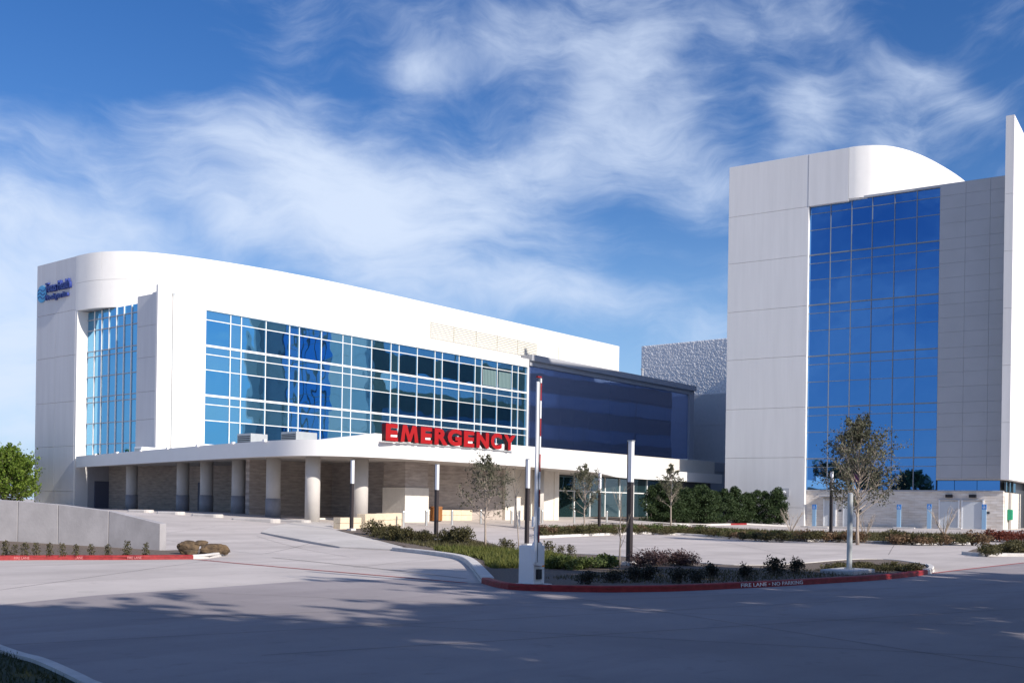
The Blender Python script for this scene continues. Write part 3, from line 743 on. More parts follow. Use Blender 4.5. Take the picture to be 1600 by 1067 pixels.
roof_unit('roof_unit', 'dark slatted condenser on the canopy roof before left blue panes', 46.0, 60.0, 5.3, 1.4, 1.5, 1.15)
roof_unit('roof_unit', 'pale slatted condenser on canopy roof near its rounded corner', 44.9, 53.8, 5.3, 1.7, 1.5, 1.0)
roof_unit('roof_unit', 'long low pale crate on canopy roof beside the fin', 46.6, 73.0, 5.3, 2.4, 1.0, .55)

# ------------------------------------------------------------------ dark glazed wing between hospital and tower
wing = thing('glazed_wing', 'low dark blue glass wing standing in the tower shadow', 'building', (94.5, 74, 1.0))
OW = (94.5, 74, 1.0)
def build_wing():
    def B(): return MB(OW)
    B().box(94.6, 131.5, 74.5, 92, .4, 17.2).build('wall_core', MULLION_D, wing)
    c = {}; n = 12; x0, x1 = 94.6, 130.3; zs = [5.4, 7.6, 9.2, 11.2, 13.4, 15.4, 17.5]
    for i in range(n):
        a, b = x0+(x1-x0)*i/n, x0+(x1-x0)*(i+1)/n
        for j in range(6): pane_part(c, 'pane', b-a-.012, zs[j+1]-zs[j]-.012, G_WING, wing, ((a+b)/2-94.5, .3, (zs[j]+zs[j+1])/2-1), 0, .0008)
    B().box(94.5, 131.5, 74.0, 74.6, 17.52, 18.05).build('fascia', GREYPANEL, wing)
    B().box(94.52, 131.6, 73.7, 75.2, 18.06, 18.75).build('parapet', GREYPANEL, wing)
    B().box(130.32, 131.5, 74.0, 74.6, .4, 17.51).build('wall_panel', GREYPANEL, wing)
    B().box(94.6, 131.5, 74.0, 74.45, .4, 5.38).build('wall', GREYPANEL, wing)
    B().box(94.6, 131.4, 75.21, 92, 17.8, 18.3).build('roof', ROOF, wing)
build_wing()
t = thing('vent_pipe', 'short grey vent pipe on the dark wing roof', 'vent pipe', (122.0, 76.5, 18.3))
MB().tube([(0, 0, 0), (0, 0, 1.9)], .16, 10).build('pipe', GREYPANEL, t); MB().tube([(0, 0, 1.9), (0, 0, 2.05)], .24, 10).build('cap', GREYPANEL, t)
t = thing('roof_hatch', 'white low hatch box on the dark wing roof edge', 'roof hatch', (117.0, 76.5, 18.3))
MB().box(-1.8, 1.8, -.5, .5, 0, .75).build('curb', PAINT_W, t); MB().box(-1.9, 1.9, -.6, .6, .76, .86).build('lid', PAINT_W, t)
t = thing('roof_box', 'small grey box beside the vent pipe on wing roof', 'roof box', (126.5, 76.5, 18.3))
MB().box(-.9, .9, -.5, .5, 0, .7).build('casing', GREYPANEL, t); MB().box(-1.0, 1.0, -.6, .6, .71, .8).build('lid', GREYPANEL, t)

# ------------------------------------------------------------------ rippled block behind the wing
far = thing('rear_block', 'pale block with rippled cladding behind the dark wing', 'building', (140, 70, 1.0))
def build_far():
    me = bpy.data.meshes.new('rippled_panel'); n1, n2 = 150, 60
    rr = random.Random(3)
    vs = []
    for j in range(n2+1):
        for i in range(n1+1):
            y = -4+22*i/n1; z = 17.5+8.0*j/n2
            e = 1 if 0 < i < n1 and 0 < j < n2 else 0
            vs.append((-.075*rr.random()*e-.02, y, z))
    me.from_pydata(vs, [], [(j*(n1+1)+i, (j+1)*(n1+1)+i, (j+1)*(n1+1)+i+1, j*(n1+1)+i+1) for j in range(n2) for i in range(n1)])
    me.materials.append(FAR_TEX); inst('rippled_cladding', me, far)
    MB((0, 0, 0)).box(0, 30, -4, 18, -.8, 25.5).build('wall_core', FAR_PLAIN, far)
    for a, b in ((-.6, 4), (4.02, 8.5), (8.52, 13), (13.02, 17.48)):
        for p, q in ((-4, 3.3), (3.32, 10.6), (10.62, 18)): MB().box(-.12, -.001, p, q, a, b).build('wall_panel', FAR_PLAIN, far)
build_far()
t = thing('link_block', 'low grey link roof between the wing and the white tower', 'building', (102, 58, .4))
MB().box(0, 28, 0, 15.6, 0, 5.6).build('wall', GREYPANEL, t); MB().box(-.2, 28.2, -.2, 15.6, 5.61, 6.6).build('parapet', GREYPANEL, t)
MB().box(.2, 27, .2, 15, 6.61, 6.8).build('roof', ROOF, t)

# ------------------------------------------------------------------ tower (own axes: x = depth behind its west face, y = along the face)
TA = 0.10327
def T(n, u, z=0):                                        # tower frame -> world
    return Vector((cos(TA)*n-sin(TA)*u, sin(TA)*n+cos(TA)*u, z))
TO = (98.0, 27.0, .2)
tower = thing('hospital_tower', 'tall white hospital tower with blue glass face and curved roof wall', 'building', T(98, 27, .2), TA)
def build_tower():
    def B(): return MB(TO)
    zs = [.1, 2.05, 6.71, 11.36, 16.1, 20.7, 25.35, 29.85, 34.7]
    for j in range(len(zs)-1):
        B().box(98, 98.45, 31.5, 39.22, zs[j]+.012, zs[j+1]-.012).build('wall_panel', PRECAST, tower, bevel=.015)
    # upper wall over the glass, then the curved return
    B().box(97.98, 98.4, 27.8, 31.48, 29.87, 34.68).build('wall_panel', PRECAST, tower, bevel=.015)
    arc = [(97.98, 27.78), (98.05, 26.9), (98.5, 25.6), (99.6, 24.4), (101.4, 23.4), (104.4, 22.4), (108.7, 21.5), (112.5, 20.9), (118, 20.4), (126, 20.2)]
    arc = chaikin(arc, 4)
    B().wallstrip([(n, u) for n, u in arc][::-1], 29.92, 34.72, -.35 if False else .35) if False else None
    k = 6; m_ = len(arc)
    for s in range(k):
        seg = arc[s*(m_-1)//k:(s+1)*(m_-1)//k+1]
        B().wallstrip(seg[::-1], 30.06, 34.70, -.3).build('parapet_panel', WHITE, tower)
    B().prism([(98.1, 31.4), (98.1, 27.9)]+[(n+.1, u+.05) for n, u in arc]+[(126, 35), (100.8, 36), (99, 38.9), (98.5, 39.1)], 29.95, 34.2).build('upper_core', WHITE, tower)
    B().box(98.46, 210, 31.4, 39.15, .1, 29.8).build('wall_core', FAR_PLAIN, tower)
    B().box(99.2, 210, 39.155, 39.19, .1, 29.75).build('north_cladding', DARKCLAD, tower)
    B().box(99.01, 134, 14.9, 31.35, .1, 29.9).build('wall_core', MULLION_D, tower)
    B().box(126.2, 152, 33, 39.0, 29.9, 32.4).build('shadow_block', FAR_PLAIN, tower)  # unseen block added to lengthen the tower's shadow over the wing parapet
    # north side: floors of strip windows, seen only in the wing's glass
    c = {}
    for f in range(6):
        z = 2.4+4.65*f
        for q in range(8): pane_part(c, 'window', 12.7, 2.1, G_NORTH, tower, (107+q*13-98, 39.23-27, z+1.2-.2), 0)
    # blue glass face
    us = [19.98, 21.89, 23.79, 25.73, 27.57, 29.47, 31.42]
    rows = [3.75, 5.82, 6.6]
    for b in (6.6, 11.35, 16.05, 20.75):
        rows += [b+2.4, b+3.98, b+4.72]
    rows = [3.75, 5.82, 6.6, 9.03, 10.56, 11.33, 13.67, 15.27, 16.05, 18.4, 20.0, 20.78, 23.09, 24.6, 25.4, 27.69, 29.19, 30.0]
    heavy = (6.6, 11.33, 16.05, 20.78, 25.4)
    c = {}
    for i in range(6):
        for j in range(len(rows)-1):
            pane_part(c, 'pane', us[i+1]-us[i]-.05, rows[j+1]-rows[j]-.05, G_TOWER, tower, (98.42-98, (us[i]+us[i+1])/2-27, (rows[j]+rows[j+1])/2-.2), pi/2, .0012)
    for u in us[1:-1]: B().box(98.30, 98.40, u-.03, u+.03, 3.75, 30.0).build('mullion', MULLION_T, tower)
    for z in rows[1:-1]:
        t_ = .055 if z in heavy else .028
        B().box(98.33 if z in heavy else 98.36, 98.40, 19.98, 31.42, z-t_, z+t_).build('transom', MULLION_T, tower)
    B().box(98.0, 98.41, 31.425, 31.495, .4, 29.85).build('jamb', WHITE, tower)
    B().box(98.2, 98.5, 14.3, 31.42, 30.0, 30.2).build('coping', GREYPANEL, tower)
    B().box(98.46, 98.9, 19.98, 31.4, 3.7, 30.0).build('window_backing', MULLION_D, tower)
    # grey panel field right of the glass
    pu = [14.52, 15.9, 17.85, 19.95]; pz = []
    b = 4.75
    pz = [4.75, 5.9]+[v for k_ in range(5) for v in (6.6+4.7*k_+.9-.9, 6.6+4.7*k_+1.35, 6.6+4.7*k_+2.6, 6.6+4.7*k_+3.75)]+[30.15]
    for i in range(3):
        for j in range(len(pz)-1):
            B().box(98.15, 98.6, pu[i]+.007, pu[i+1]-.007, pz[j]+.007, pz[j+1]-.007).build('wall_panel', GREYPANEL, tower)
    # blade wall at the corner, in tall panels
    fz = [4.6, 9.3, 14, 18.7, 23.4, 28.1, 34.55]
    for j in range(6): B().box(96.25, 113, 13.85, 14.5, fz[j]+.01, fz[j+1]-.01).build('fin_panel', PRECAST, tower)
    B().box(113, 134, 13.9, 14.38, .1, 29.9).build('wall_core', FAR_PLAIN, tower)
    # dark window column further round the corner
    B().box(108.8, 112.8, 13.80, 13.848, 5.5, 33).build('window', G_STORE, tower)
    # overhang ceiling, ribbon window and stone base
    B().box(98.16, 99.6, 14.4, 19.95, 4.62, 4.745).build('soffit', SOFFIT, tower)
    c = {}
    for i in range(3): pane_part(c, 'pane', 1.78, .85, G_TOWER, tower, (98.75-98, 14.9+1.82*(i+.5)-27, 4.15-.2), pi/2)
    B().box(98.5, 99.0, 14.6, 31.42, .1, 3.68).build('stone_base', STONE, tower)
    B().box(98.40, 98.499, 14.6, 31.42, 3.62, 3.74).build('sill', GREYPANEL, tower)
    B().box(99.0, 108, 14.55, 14.8, .1, 3.6).build('wall', LIME_W, tower)
    for i in range(3):
        pane_part(c, 'pane', 1.9, .8, G_STORE, tower, (100.2+2.0*i-98, 14.62-27, 4.1-.2), 0)
        B().box(99.1+2.0*i, 99.25+2.0*i, 14.5, 14.6, 3.6, 4.6).build('mullion', MULLION_D, tower)
    B().box(100.9, 102.0, 14.47, 14.54, .1, 3.58).build('pier', mat('taupe_pier', (.30, .27, .25), .8), tower)
    B().box(106.6, 107.4, 12.6, 13.4, .1, 4.6).build('pier', COLUMN, tower)
    # doors in the stone base
    for u, wd in ((29.2, 1.0), (27.4, 1.0), (18.9, 1.5), (17.0, 1.6)):
        d = B().box(98.44, 98.499, u-wd/2, u+wd/2, .4, 2.75).build('door', DOORW, tower)
        MB(TO).box(98.36, 98.439, u-wd/2+.1, u-wd/2+.16, 1.3, 1.45).build('handle', STEEL, d)
        B().box(98.40, 98.498, u+wd/2, u+wd/2+.10, .35, 2.9).build('door_frame', PAINT_W, tower)
        B().box(98.33, 98.498, u-wd/2-.10, u-wd/2, .35, 2.9).build('door_frame', PAINT_W, tower)  # deepened on this side so its shadow covers part of the door
        B().box(98.41, 98.498, u-wd/2-.1, u+wd/2+.1, 2.901, 3.0).build('door_hood', GREYPANEL, tower)
        B().box(98.47, 98.498, u-wd/2-.55, u-wd/2-.3, 1.75, 1.95).build('plaque', MULLION_D, tower)
    for u in (18.9, 17.0): B().box(98.22, 98.498, u-.28, u+.28, 3.12, 3.38).build('wall_lamp', BLACK, tower)
    for u in (29.2, 27.4): B().box(97.75, 98.498, u-.8, u+.8, 3.1, 3.2).build('door_hood', GREYPANEL, tower)
    B().box(97.99, 97.999, 33.0, 33.9, 1.75, 2.45).build('vent_grille', MULLION_D, tower)
build_tower()
t = thing('security_camera', 'white security camera on bracket low on tower panel', 'camera', T(97.98, 33.2, 3.4), TA)
MB().box(-.05, 0, -.35, .35, -.35, .45).build('back_plate', GREYPANEL, t)
MB().tube([(-.05, 0, .1), (-.4, 0, .1)], .05, 6).build('bracket', PAINT_W, t); MB().tube([(-.42, -.1, .12), (-.55, .55, 0)], .13, 10).build('housing', PAINT_W, t)
t = thing('utility_box', 'green utility box on white wall at the tower corner', 'box', T(100.6, 14.4, 1.7), TA)
MB().box(-.35, .35, -.2, .14, -.45, .45).build('casing', GREEN, t, bevel=.02); MB().box(-.3, .3, -.23, -.201, -.4, .4).build('lid', GREEN, t)

# ------------------------------------------------------------------ kerbs, beds, painted lines
def inset_closed(poly): return poly
ISL = PT['island_front']+PT['island_nose'][1:]+PT['island_back'][1:]+PT['bed_back'][1:]+PT['bed_left'][1:]+PT['island_left'][1:-1]
kerb('red_kerb', PT['island_front'], KERB_R, 1, sub=1)
kerb('kerb', PT['island_nose'], KERB_C, 1)
kerb('kerb', PT['island_left'], KERB_C, 1, w=.3)
kerb('kerb', PT['island_back'], KERB_C, 1, h=.11)
def bed(name, poly, top, mt=MULCH):
    """soil of a planting bed, heaped a little above its kerb"""
    return sheet(name, poly, top, mt)
bed('planting_bed', ISL, .09)
kerb('kerb', PT['median_front'], KERB_C, 1)
bed('planting_bed', PT['median_front']+PT['median_back'], .09)
kerb('kerb', PT['right_bed'][:4], KERB_C, -1)
bed('planting_bed', PT['right_bed'], .09)
hk = PT['hedge_kerb'][:-1]+[(91.2, 41.3)]
kerb('kerb', hk[:4], KERB_C, 1); kerb('red_kerb', hk[3:5], KERB_R, 1, sub=0); kerb('kerb', hk[4:], KERB_C, 1)
bed('planting_bed', hk+[(92.6, 42.5), (92.2, 47), (90, 53), (76, 53.4)], .09)
kerb('red_kerb', PT['kerb_left'], KERB_R, 1, sub=1)
kerb('kerb', PT['kerb_left_white'], KERB_C, 1)
wb = PT['wall_base']
bed('planting_bed', PT['kerb_left']+PT['kerb_left_white'][1:]+[wb[0]]+wb[1:], .08)
def pad():
    p = PT['pad']
    mb = MB(); mb.prism(p, lambda x, y: gz(x, y)-.05, lambda x, y: gz(x, y)+.06)
    tag(mb.build('sidewalk', WALK), kind='structure')
pad()
vg = [(x-.22, y-.22) for x, y in PT['verge']]
kerb('kerb', [(6.4, 14.5)]+vg+[(5.1, 7.0), (4.4, 4.2)], KERB_C, -1)
sheet('verge', [(6.3, 14.5)]+[(x-.1, y) for x, y in vg]+[(4.9, 7), (4.2, 4.2), (-6, 4), (-12, 16), (0, 19)], .1, GRASS_D)
def stripe(name, pts, w, mt, off=.009):
    p = []
    for i in range(len(pts)-1):
        k = max(1, int(hypot(pts[i+1][0]-pts[i][0], pts[i+1][1]-pts[i][1])/1.5))
        p += [(pts[i][0]+(pts[i+1][0]-pts[i][0])*j/k, pts[i][1]+(pts[i+1][1]-pts[i][1])*j/k) for j in range(k)]
    p.append(pts[-1]); vs = []
    for i in range(len(p)):
        a = Vector(p[max(i-1, 0)]); b = Vector(p[min(i+1, len(p)-1)]); t = (b-a).normalized()
        for s in (-1, 1):
            x, y = p[i][0]-t.y*w/2*s, p[i][1]+t.x*w/2*s; vs.append((x, y, gz(x, y)+off))
    mb = MB(); mb.add(vs, [(2*i, 2*i+2, 2*i+3, 2*i+1) for i in range(len(p)-1)])
    tag(mb.build(name, mt), kind='structure')
stripe('fire_lane_line', chaikin(PT['stripe_left'], 1), .11, REDLINE)
stripe('fire_lane_line', PT['stripe_right'], .11, REDLINE)
stripe('paving_joint', chaikin(PT['seam'], 1), .05, SEAM)
for a, b in (((26, 41), (23.5, 30)), ((31, 40), (24.8, 27)), ((38.5, 24), (52, 34)), ((40, 18), (60, 33)), ((45, 16), (60, 21)), ((24.0, 30.5), (31, 36)), ((36, 30), (43, 36.5)), ((20.8, 22.5), (27, 25)), ((20, 28), (10, 21)), ((14, 30.5), (9, 20)), ((33, 46), (26, 41)), ((38, 33), (45, 28))):
    stripe('paving_joint', [a, b], .018, SEAM, .006)
for a, b in (((9, 17.5), (15, 2)), ((18, 14), (13, 2)), ((3, 14.2), (34, 4)), ((20, 11.6), (28, 2)), ((30, 9.6), (33, 1)), ((9, 14.6), (36, 5.2)), ((8, 10.2), (30, 2.4)), ((12.5, 18.6), (18, 5)), ((23.5, 10.8), (26, 3))):
    stripe('paving_joint', [a, b], .015, SEAM, .009)
# lettering on the red kerb
def kerb_text(body, a, b, h, parent_name, z0=.03):
    ax, ay = a; bx, by = b
    d = Vector((bx-ax, by-ay, 0)); ln = d.length
    me = text_mesh('kerb_lettering', body, 1, .004, mat('stencil_white', (.85, .84, .86), .7) if 'stencil_white' not in bpy.data.materials else bpy.data.materials['stencil_white'], .006)
    fit(me, ln, h)
    if parent_name == 'left':
        me.materials.clear(); me.materials.append(bpy.data.materials.get('faded_stencil') or mat('faded_stencil', (.60, .22, .22), .8))
    # bend the lettering round the kerb: each point goes onto the kerb's own curve
    fr = chaikin(PT['island_front'], 1) if parent_name == 'front' else PT['kerb_left']
    cum = [0]
    for i in range(1, len(fr)): cum.append(cum[-1]+hypot(fr[i][0]-fr[i-1][0], fr[i][1]-fr[i-1][1]))
    def near(p):
        best = (1e9, 0)
        for i in range(len(fr)-1):
            q = Vector(fr[i]); e = Vector(fr[i+1])-q; t_ = max(0, min(1, (Vector(p)-q).dot(e)/e.length_squared)); dd = (q+e*t_-Vector(p)).length
            if dd < best[0]: best = (dd, cum[i]+e.length*t_)
        return best[1]
    s0 = near(a)
    def at(s):
        for i in range(1, len(fr)):
            if s <= cum[i] or i == len(fr)-1:
                t_ = (s-cum[i-1])/(cum[i]-cum[i-1]); e = (Vector(fr[i])-Vector(fr[i-1])).normalized()
                return Vector(fr[i-1])+(Vector(fr[i])-Vector(fr[i-1]))*t_, Vector((e.y, -e.x))
    for v in me.vertices:
        p, n_ = at(s0+v.co.x); o_ = .006+v.co.z-.012*(z0+v.co.y)/.12
        v.co = (p.x+n_.x*o_, p.y+n_.y*o_, z0+v.co.y)
    return me
kerbs = [o for o in COL.objects if o.name.startswith('red_kerb')]
inst('kerb_lettering', kerb_text('FIRE LANE • NO PARKING', *PT['kerb_text'], .085, 'front'), kerbs[0])
kl = kerbs[-1]
for (x, y) in PT['kerb_text_left']:
    inst('kerb_lettering', kerb_text('FIRE LANE', (x, y), (x+.36, y-.2), .075, 'left'), kl)

# ------------------------------------------------------------------ retaining wall at the left
def retaining():
    pts = wb[1:]+[(17.0, 42.0)]
    tops = [1.0, 1.42, 1.62, 1.72, 1.82, 1.85]
    t = thing('retaining_wall', 'grey concrete retaining wall with sloping top by the left kerb', 'wall', (pts[0][0], pts[0][1], 0))
    for i in range(len(pts)-1):
        a, b = Vector(pts[i]), Vector(pts[i+1]); d = (b-a).normalized(); n = Vector((d.y, -d.x)); n = -n if n.x < 0 else n
        e = d*.012
        p0, p1 = a+e, b-e
        zt = [tops[i], tops[i+1]]
        mb = MB((pts[0][0], pts[0][1], 0)); q = n*.33
        k0 = (1.02 if i == 0 else zt[0])
        vs = [(p0.x, p0.y, -.1), (p1.x, p1.y, -.1), (p1.x, p1.y, zt[1]), (p0.x, p0.y, k0),
              (p0.x+q.x, p0.y+q.y, -.1), (p1.x+q.x, p1.y+q.y, -.1), (p1.x+q.x, p1.y+q.y, zt[1]), (p0.x+q.x, p0.y+q.y, k0)]
        mb.add(vs, [(0, 1, 2, 3), (4, 7, 6, 5), (3, 2, 6, 7), (0, 4, 5, 1), (0, 3, 7, 4), (1, 5, 6, 2)])
        mb.build('wall_panel', WALLC, t, bevel=.012)
retaining()

# ------------------------------------------------------------------ lamps, bollards, posts
def make_lamp(h=3.7):
    t = thing('lamp_post', 'tall square lamp post', 'lamp post')
    MB().box(-.17, .17, -.17, .17, -.15, .10).build('footing', KERB_C, t, bevel=.02)
    MB().box(-.075, .075, -.075, .075, .10, h*.66).build('post', LAMP_DARK, t, bevel=.008)
    MB().box(-.078, .078, .052, .078, h*.66, h-.03).build('lamp_housing', LAMP_DARK, t)
    MB().box(-.074, .074, -.078, .051, h*.665, h-.032).build('lamp_shade', LAMP_WHITE, t, bevel=.006)
    MB().box(-.08, .082, -.095, .08, h-.029, h).build('cap', GALV, t)
    MB().box(-.079, -.0755, -.05, .05, .5, .85).build('hatch', LAMP_DARK, t)
    return t
lab = ['square lamp post before the beige seat wall under canopy', 'square lamp post left of the small oak in left bed', 'square lamp post just behind the raised barrier arm', 'square lamp post in the median by the glass entrance',
       'nearest and tallest looking square lamp post on the front island', 'square lamp post in the median before the blue tower glass']
lamp0 = make_lamp(); lamp0['group'] = 'square lamp posts'
hts = [3.65, 3.55, 3.75, 3.7, 3.72, 4.1]
for i, (x, y) in enumerate(PT['lamp']):
    z = gz(x, y)+.1+(.16 if i == 5 else 0)
    if i == 0: o = lamp0; o.location = (x, y, z)
    else: o = dup(lamp0, (x, y, z), 0)
    o['label'] = lab[i]; o.scale = (1 if i != 5 else 1.15, 1 if i != 5 else 1.15, hts[i]/3.7)
def make_bollard():
    t = thing('bollard', 'bollard', 'bollard', group='bollards before the canopy')
    MB().tube([(0, 0, -.1), (0, 0, .9)], .085, 14).build('post', STEEL, t, smooth=False)
    MB().tube([(0, 0, .901), (0, 0, .93), (0, 0, .945)], [.085, .075, .03], 14).build('cap', STEEL, t)
    return t
bo = make_bollard()
words = ['leftmost steel bollard, beside the pale lit pier', 'second steel bollard from left, beside the wooden bin', 'steel bollard right of the dark lamp post, before the yellow strip standing for sunlight', 'steel bollard behind the trunk of the left oak',
         'steel bollard just left of the pale sign post', 'steel bollard before the round column right of barrier arm', 'steel bollard before the lit white wall under canopy', 'rightmost steel bollard, before the glass entrance']
for i, (x, y) in enumerate(PT['bollard']):
    o = bo if i == 0 else dup(bo, (0, 0, 0))
    o.location = (x, y, gz(x, y)); o['label'] = words[i]
t = thing('metal_pole', 'bare round grey pole on concrete slab at island end', 'pole', (*PT['pole'][0], .1))
MB().box(-.85, .75, -.45, .5, -.1, .10).build('slab', KERB_C, t, bevel=.03)
MB().tube([(0, 0, .1), (0, 0, 2.18)], .075, 14).build('pole', GALV, t); MB().tube([(0, 0, 2.18), (0, 0, 2.21)], [.08, .05], 14).build('cap', GALV, t)
MB().tube([(0, 0, .101), (0, 0, .13)], .14, 14).build('base_plate', GALV, t)
x, y = PT['sign_post'][0]
t = thing('sign_post', 'pale timber marker post between the bollards', 'post', (x, y, gz(x, y)))
MB().box(-.2, .2, -.12, .12, 0, 1.95).build('post', LIME_W, t, bevel=.03); MB().box(-.22, .22, -.14, .14, 1.951, 2.0).build('cap', LIME, t)

# ------------------------------------------------------------------ barrier gate
def barrier():
    x, y = PT['gate'][0]
    t = thing('barrier_gate', 'white barrier gate cabinet with raised striped arm on island', 'barrier', (x, y, .09))
    MB().box(-.32, .34, -.32, .36, -.1, .03).build('plinth', KERB_C, t, bevel=.015)
    MB().box(-.19, .19, -.21, .21, .03, .86).build('cabinet', PAINT_W, t, bevel=.012)
    hd = MB().add([(-.27, -.30, .46), (.0, -.30, .40), (.02, -.30, .86), (-.06, -.30, .96), (-.24, -.30, .96), (-.33, -.30, .80), (-.27, -.212, .46), (.0, -.212, .40), (.02, -.212, .86), (-.06, -.212, .96), (-.24, -.212, .96), (-.33, -.212, .80)],
                  [(0, 1, 2, 3, 4, 5), (11, 10, 9, 8, 7, 6)]+[(i, 6+i, 6+(i+1) % 6, (i+1) % 6) for i in range(6)]).build('drive_cover', PAINT_W, t, bevel=.02)
    MB().box(-.01, .188, -.222, -.2115, .405, .435).build('orange_band', ORANGE, t)
    MB().box(-.12, .03, -.27, -.212, .14, .36).build('reader', BLACK, t, bevel=.01)
    MB().box(.06, .17, -.222, -.212, .05, .33).build('panel', PAINT_W, t)
    MB().box(.07, .15, -.23, -.223, .345, .36).build('key_lock', STEEL, t)
    arm = MB().box(-.335, -.262, -.35, -.305, .52, 4.38).build('arm', PAINT_W, t, bevel=.01)
    MB().box(-.2615, -.2385, -.355, -.302, .52, 4.46).build('arm_edge', MULLION_T, t)
    z = .56; k = 0
    while z < 4.42:
        h = min(.38, 4.46-z)
        MB().box(-.2375, -.198, -.36, -.302, z, z+h-.004).build('stripe', KERB_R if k % 2 else PAINT_W, t)
        z += .38; k += 1
    MB().box(-.335, -.198, -.356, -.306, 4.465, 4.50).build('arm_tip', KERB_R, t)
    MB().box(-.42, -.336, -.36, -.31, 1.28, 1.5).build('arm_bracket', PAINT_W, t)
barrier()

# ------------------------------------------------------------------ seat walls, bin, humps
def seat_wall(name, label, a, b, h, th, mt, n):
    ax, ay = a; bx, by = b; rz = atan2(by-ay, bx-ax); ln = hypot(bx-ax, by-ay)
    z = gz(ax, ay)
    t = thing(name, label, 'low wall', (ax, ay, z), rz)
    for k in range(n):
        x0, x1 = ln*k/n+.006, ln*(k+1)/n-.006
        dz = gz(ax+(bx-ax)*(k+.5)/n, ay+(by-ay)*(k+.5)/n)-z
        MB().box(x0, x1, 0, th, -.1+dz, h*.5-.005+dz).build('stone', mt, t, bevel=.015)
        MB().box(x0, x1, -.015, th+.015, h*.5+.005+dz, h+dz).build('stone', mt, t, bevel=.02)
seat_wall('seat_wall', 'short low yellow limestone block left of the lamp post', (39.3, 43.6), (41.0, 43.75), .62, .5, LIME, 2)
seat_wall('seat_wall', 'yellow limestone seat wall in front of the round column', (41.6, 44.1), (45.9, 45.5), .78, .5, LIME, 4)
seat_wall('seat_wall', 'yellow strip added for sunlight along the foot of the canopy back wall', (51.6, 50.0), (57.6, 50.1), .72, .45, LIME, 5)  # added blocks whose yellow stands for sunlight on the back wall's foot
seat_wall('seat_wall', 'short white wall between pier and wooden bin', (51.5, 49.2), (52.3, 49.25), .8, .4, LIME_W, 1)
x, y = 52.9, 49.2
t = thing('litter_bin', 'brown wooden slatted litter bin by the pale pier', 'bin', (x, y, gz(x, y)))
for k in range(14):
    a = 2*pi*k/14; c_, s_ = cos(a), sin(a)
    MB().add([(c_*.40-s_*w*.075, s_*.40+c_*w*.075, z) for z in (.04, .92) for w in (-1, 1)]+[(c_*.36-s_*w*.075, s_*.36+c_*w*.075, z) for z in (.04, .92) for w in (-1, 1)],
             [(0, 1, 3, 2), (4, 6, 7, 5), (0, 2, 6, 4), (1, 5, 7, 3), (2, 3, 7, 6), (0, 4, 5, 1)]).build('slat', WOOD, t)
MB().tube([(0, 0, .01), (0, 0, .9)], .345, 14).build('liner', BLACK, t); MB().tube([(0, 0, .93), (0, 0, .98), (0, 0, 1.0)], [.43, .42, .36], 16).build('lid', WOOD, t)
hw = ['farthest low concrete kerb island, beside the retaining wall', 'second low concrete kerb island along canopy drive', 'middle low concrete kerb island along the canopy drive', 'longest low concrete kerb island before the canopy columns', 'nearest low concrete kerb island, beside the sidewalk corner']
for i, (x, y) in enumerate(PT['hump']):
    l = [1.9, 2.0, 2.2, 3.3, 2.2][i]; z = gz(x, y)
    n = 16
    pts = [(.38*cos(a)*1.0, (l/2-.38)*(1 if sin(a) >= 0 else -1)+.38*sin(a)) for a in [2*pi*(j+.5)/n for j in range(n)]]
    o = MB().prism(pts, -.1, .16).build('kerb_island', WALK, None, bevel=.05); o.location = (x, y, z); o.rotation_euler = (0, 0, radians(12))
    tag(o, hw[i], 'kerb island', 'kerb islands along the canopy drive')
# blue pylons with the wheelchair sign, in front of the tower
def access():
    t = thing('parking_sign', 'accessible parking sign', 'sign', group='blue accessible parking signs')
    MB().box(-.03, .09, -.17, .17, -.2, 1.62).build('post', PALE_BLUE, t, bevel=.01)
    MB().box(-.034, .094, -.175, .175, 1.621, 2.05).build('sign_face', BLUE_SIGN, t)
    mb = MB(); n = 12
    for k in range(n):                                    # wheel of the wheelchair symbol
        if k in (2, 3): continue
        a, b = 2*pi*k/n, 2*pi*(k+1)/n
        mb.add([(-.036, r*cos(w), 1.77+r*sin(w)) for w in (a, b) for r in (.075, .10)], [(0, 1, 3, 2)])
    for y0, y1, z0, z1 in ((-.012, .02, 1.80, 1.93), (-.09, .0, 1.80, 1.825), (-.10, -.075, 1.72, 1.81), (-.012, .028, 1.945, 1.985)):
        mb.add([(-.036, y0, z0), (-.036, y1, z0), (-.036, y1, z1), (-.036, y0, z1)], [(0, 1, 2, 3)])
    mb.build('wheelchair_symbol', PAINT_W, t)
    return t
ac = access()
for i, (u, lb) in enumerate(((30.0, 'pale blue accessible parking sign beside tower corner, left of dark lamp post'), (22.6, 'pale blue accessible parking sign standing clear of the doors, right of the big oak'), (20.1, 'pale blue accessible parking sign just left of the recessed white doors'), (15.75, 'pale blue accessible parking sign right of the doors at tower corner'))):
    o = ac if i == 0 else dup(ac, (0, 0, 0))
    p = T(96.4, u); o.location = (p.x, p.y, gz(p.x, p.y)+.05); o.rotation_euler = (0, 0, TA); o['label'] = lb
MBp = MB(); p0, p1, p2, p3 = T(95.6, 14.5), T(95.6, 31), T(98.4, 31), T(98.4, 14.5)
MBp.prism([(p.x, p.y) for p in (p0, p1, p2, p3)], .0, .42); tag(MBp.build('sidewalk', WALK), kind='structure')
for i, u in enumerate((29.0, 21.7, 18.0)):
    for s in range(1):
        o = MB().box(-.12, .12, -.9, .9, 0, .13).build('wheel_stop', KERB_C, None, bevel=.03); p = T(94.4, u); o.location = (p.x, p.y, gz(p.x, p.y)); o.rotation_euler = (0, 0, TA)
        tag(o, ('concrete wheel stop before the left tower doors', 'concrete wheel stop before the clear blue sign', 'concrete wheel stop before the right tower doors')[i], 'wheel stop', 'wheel stops by the tower')

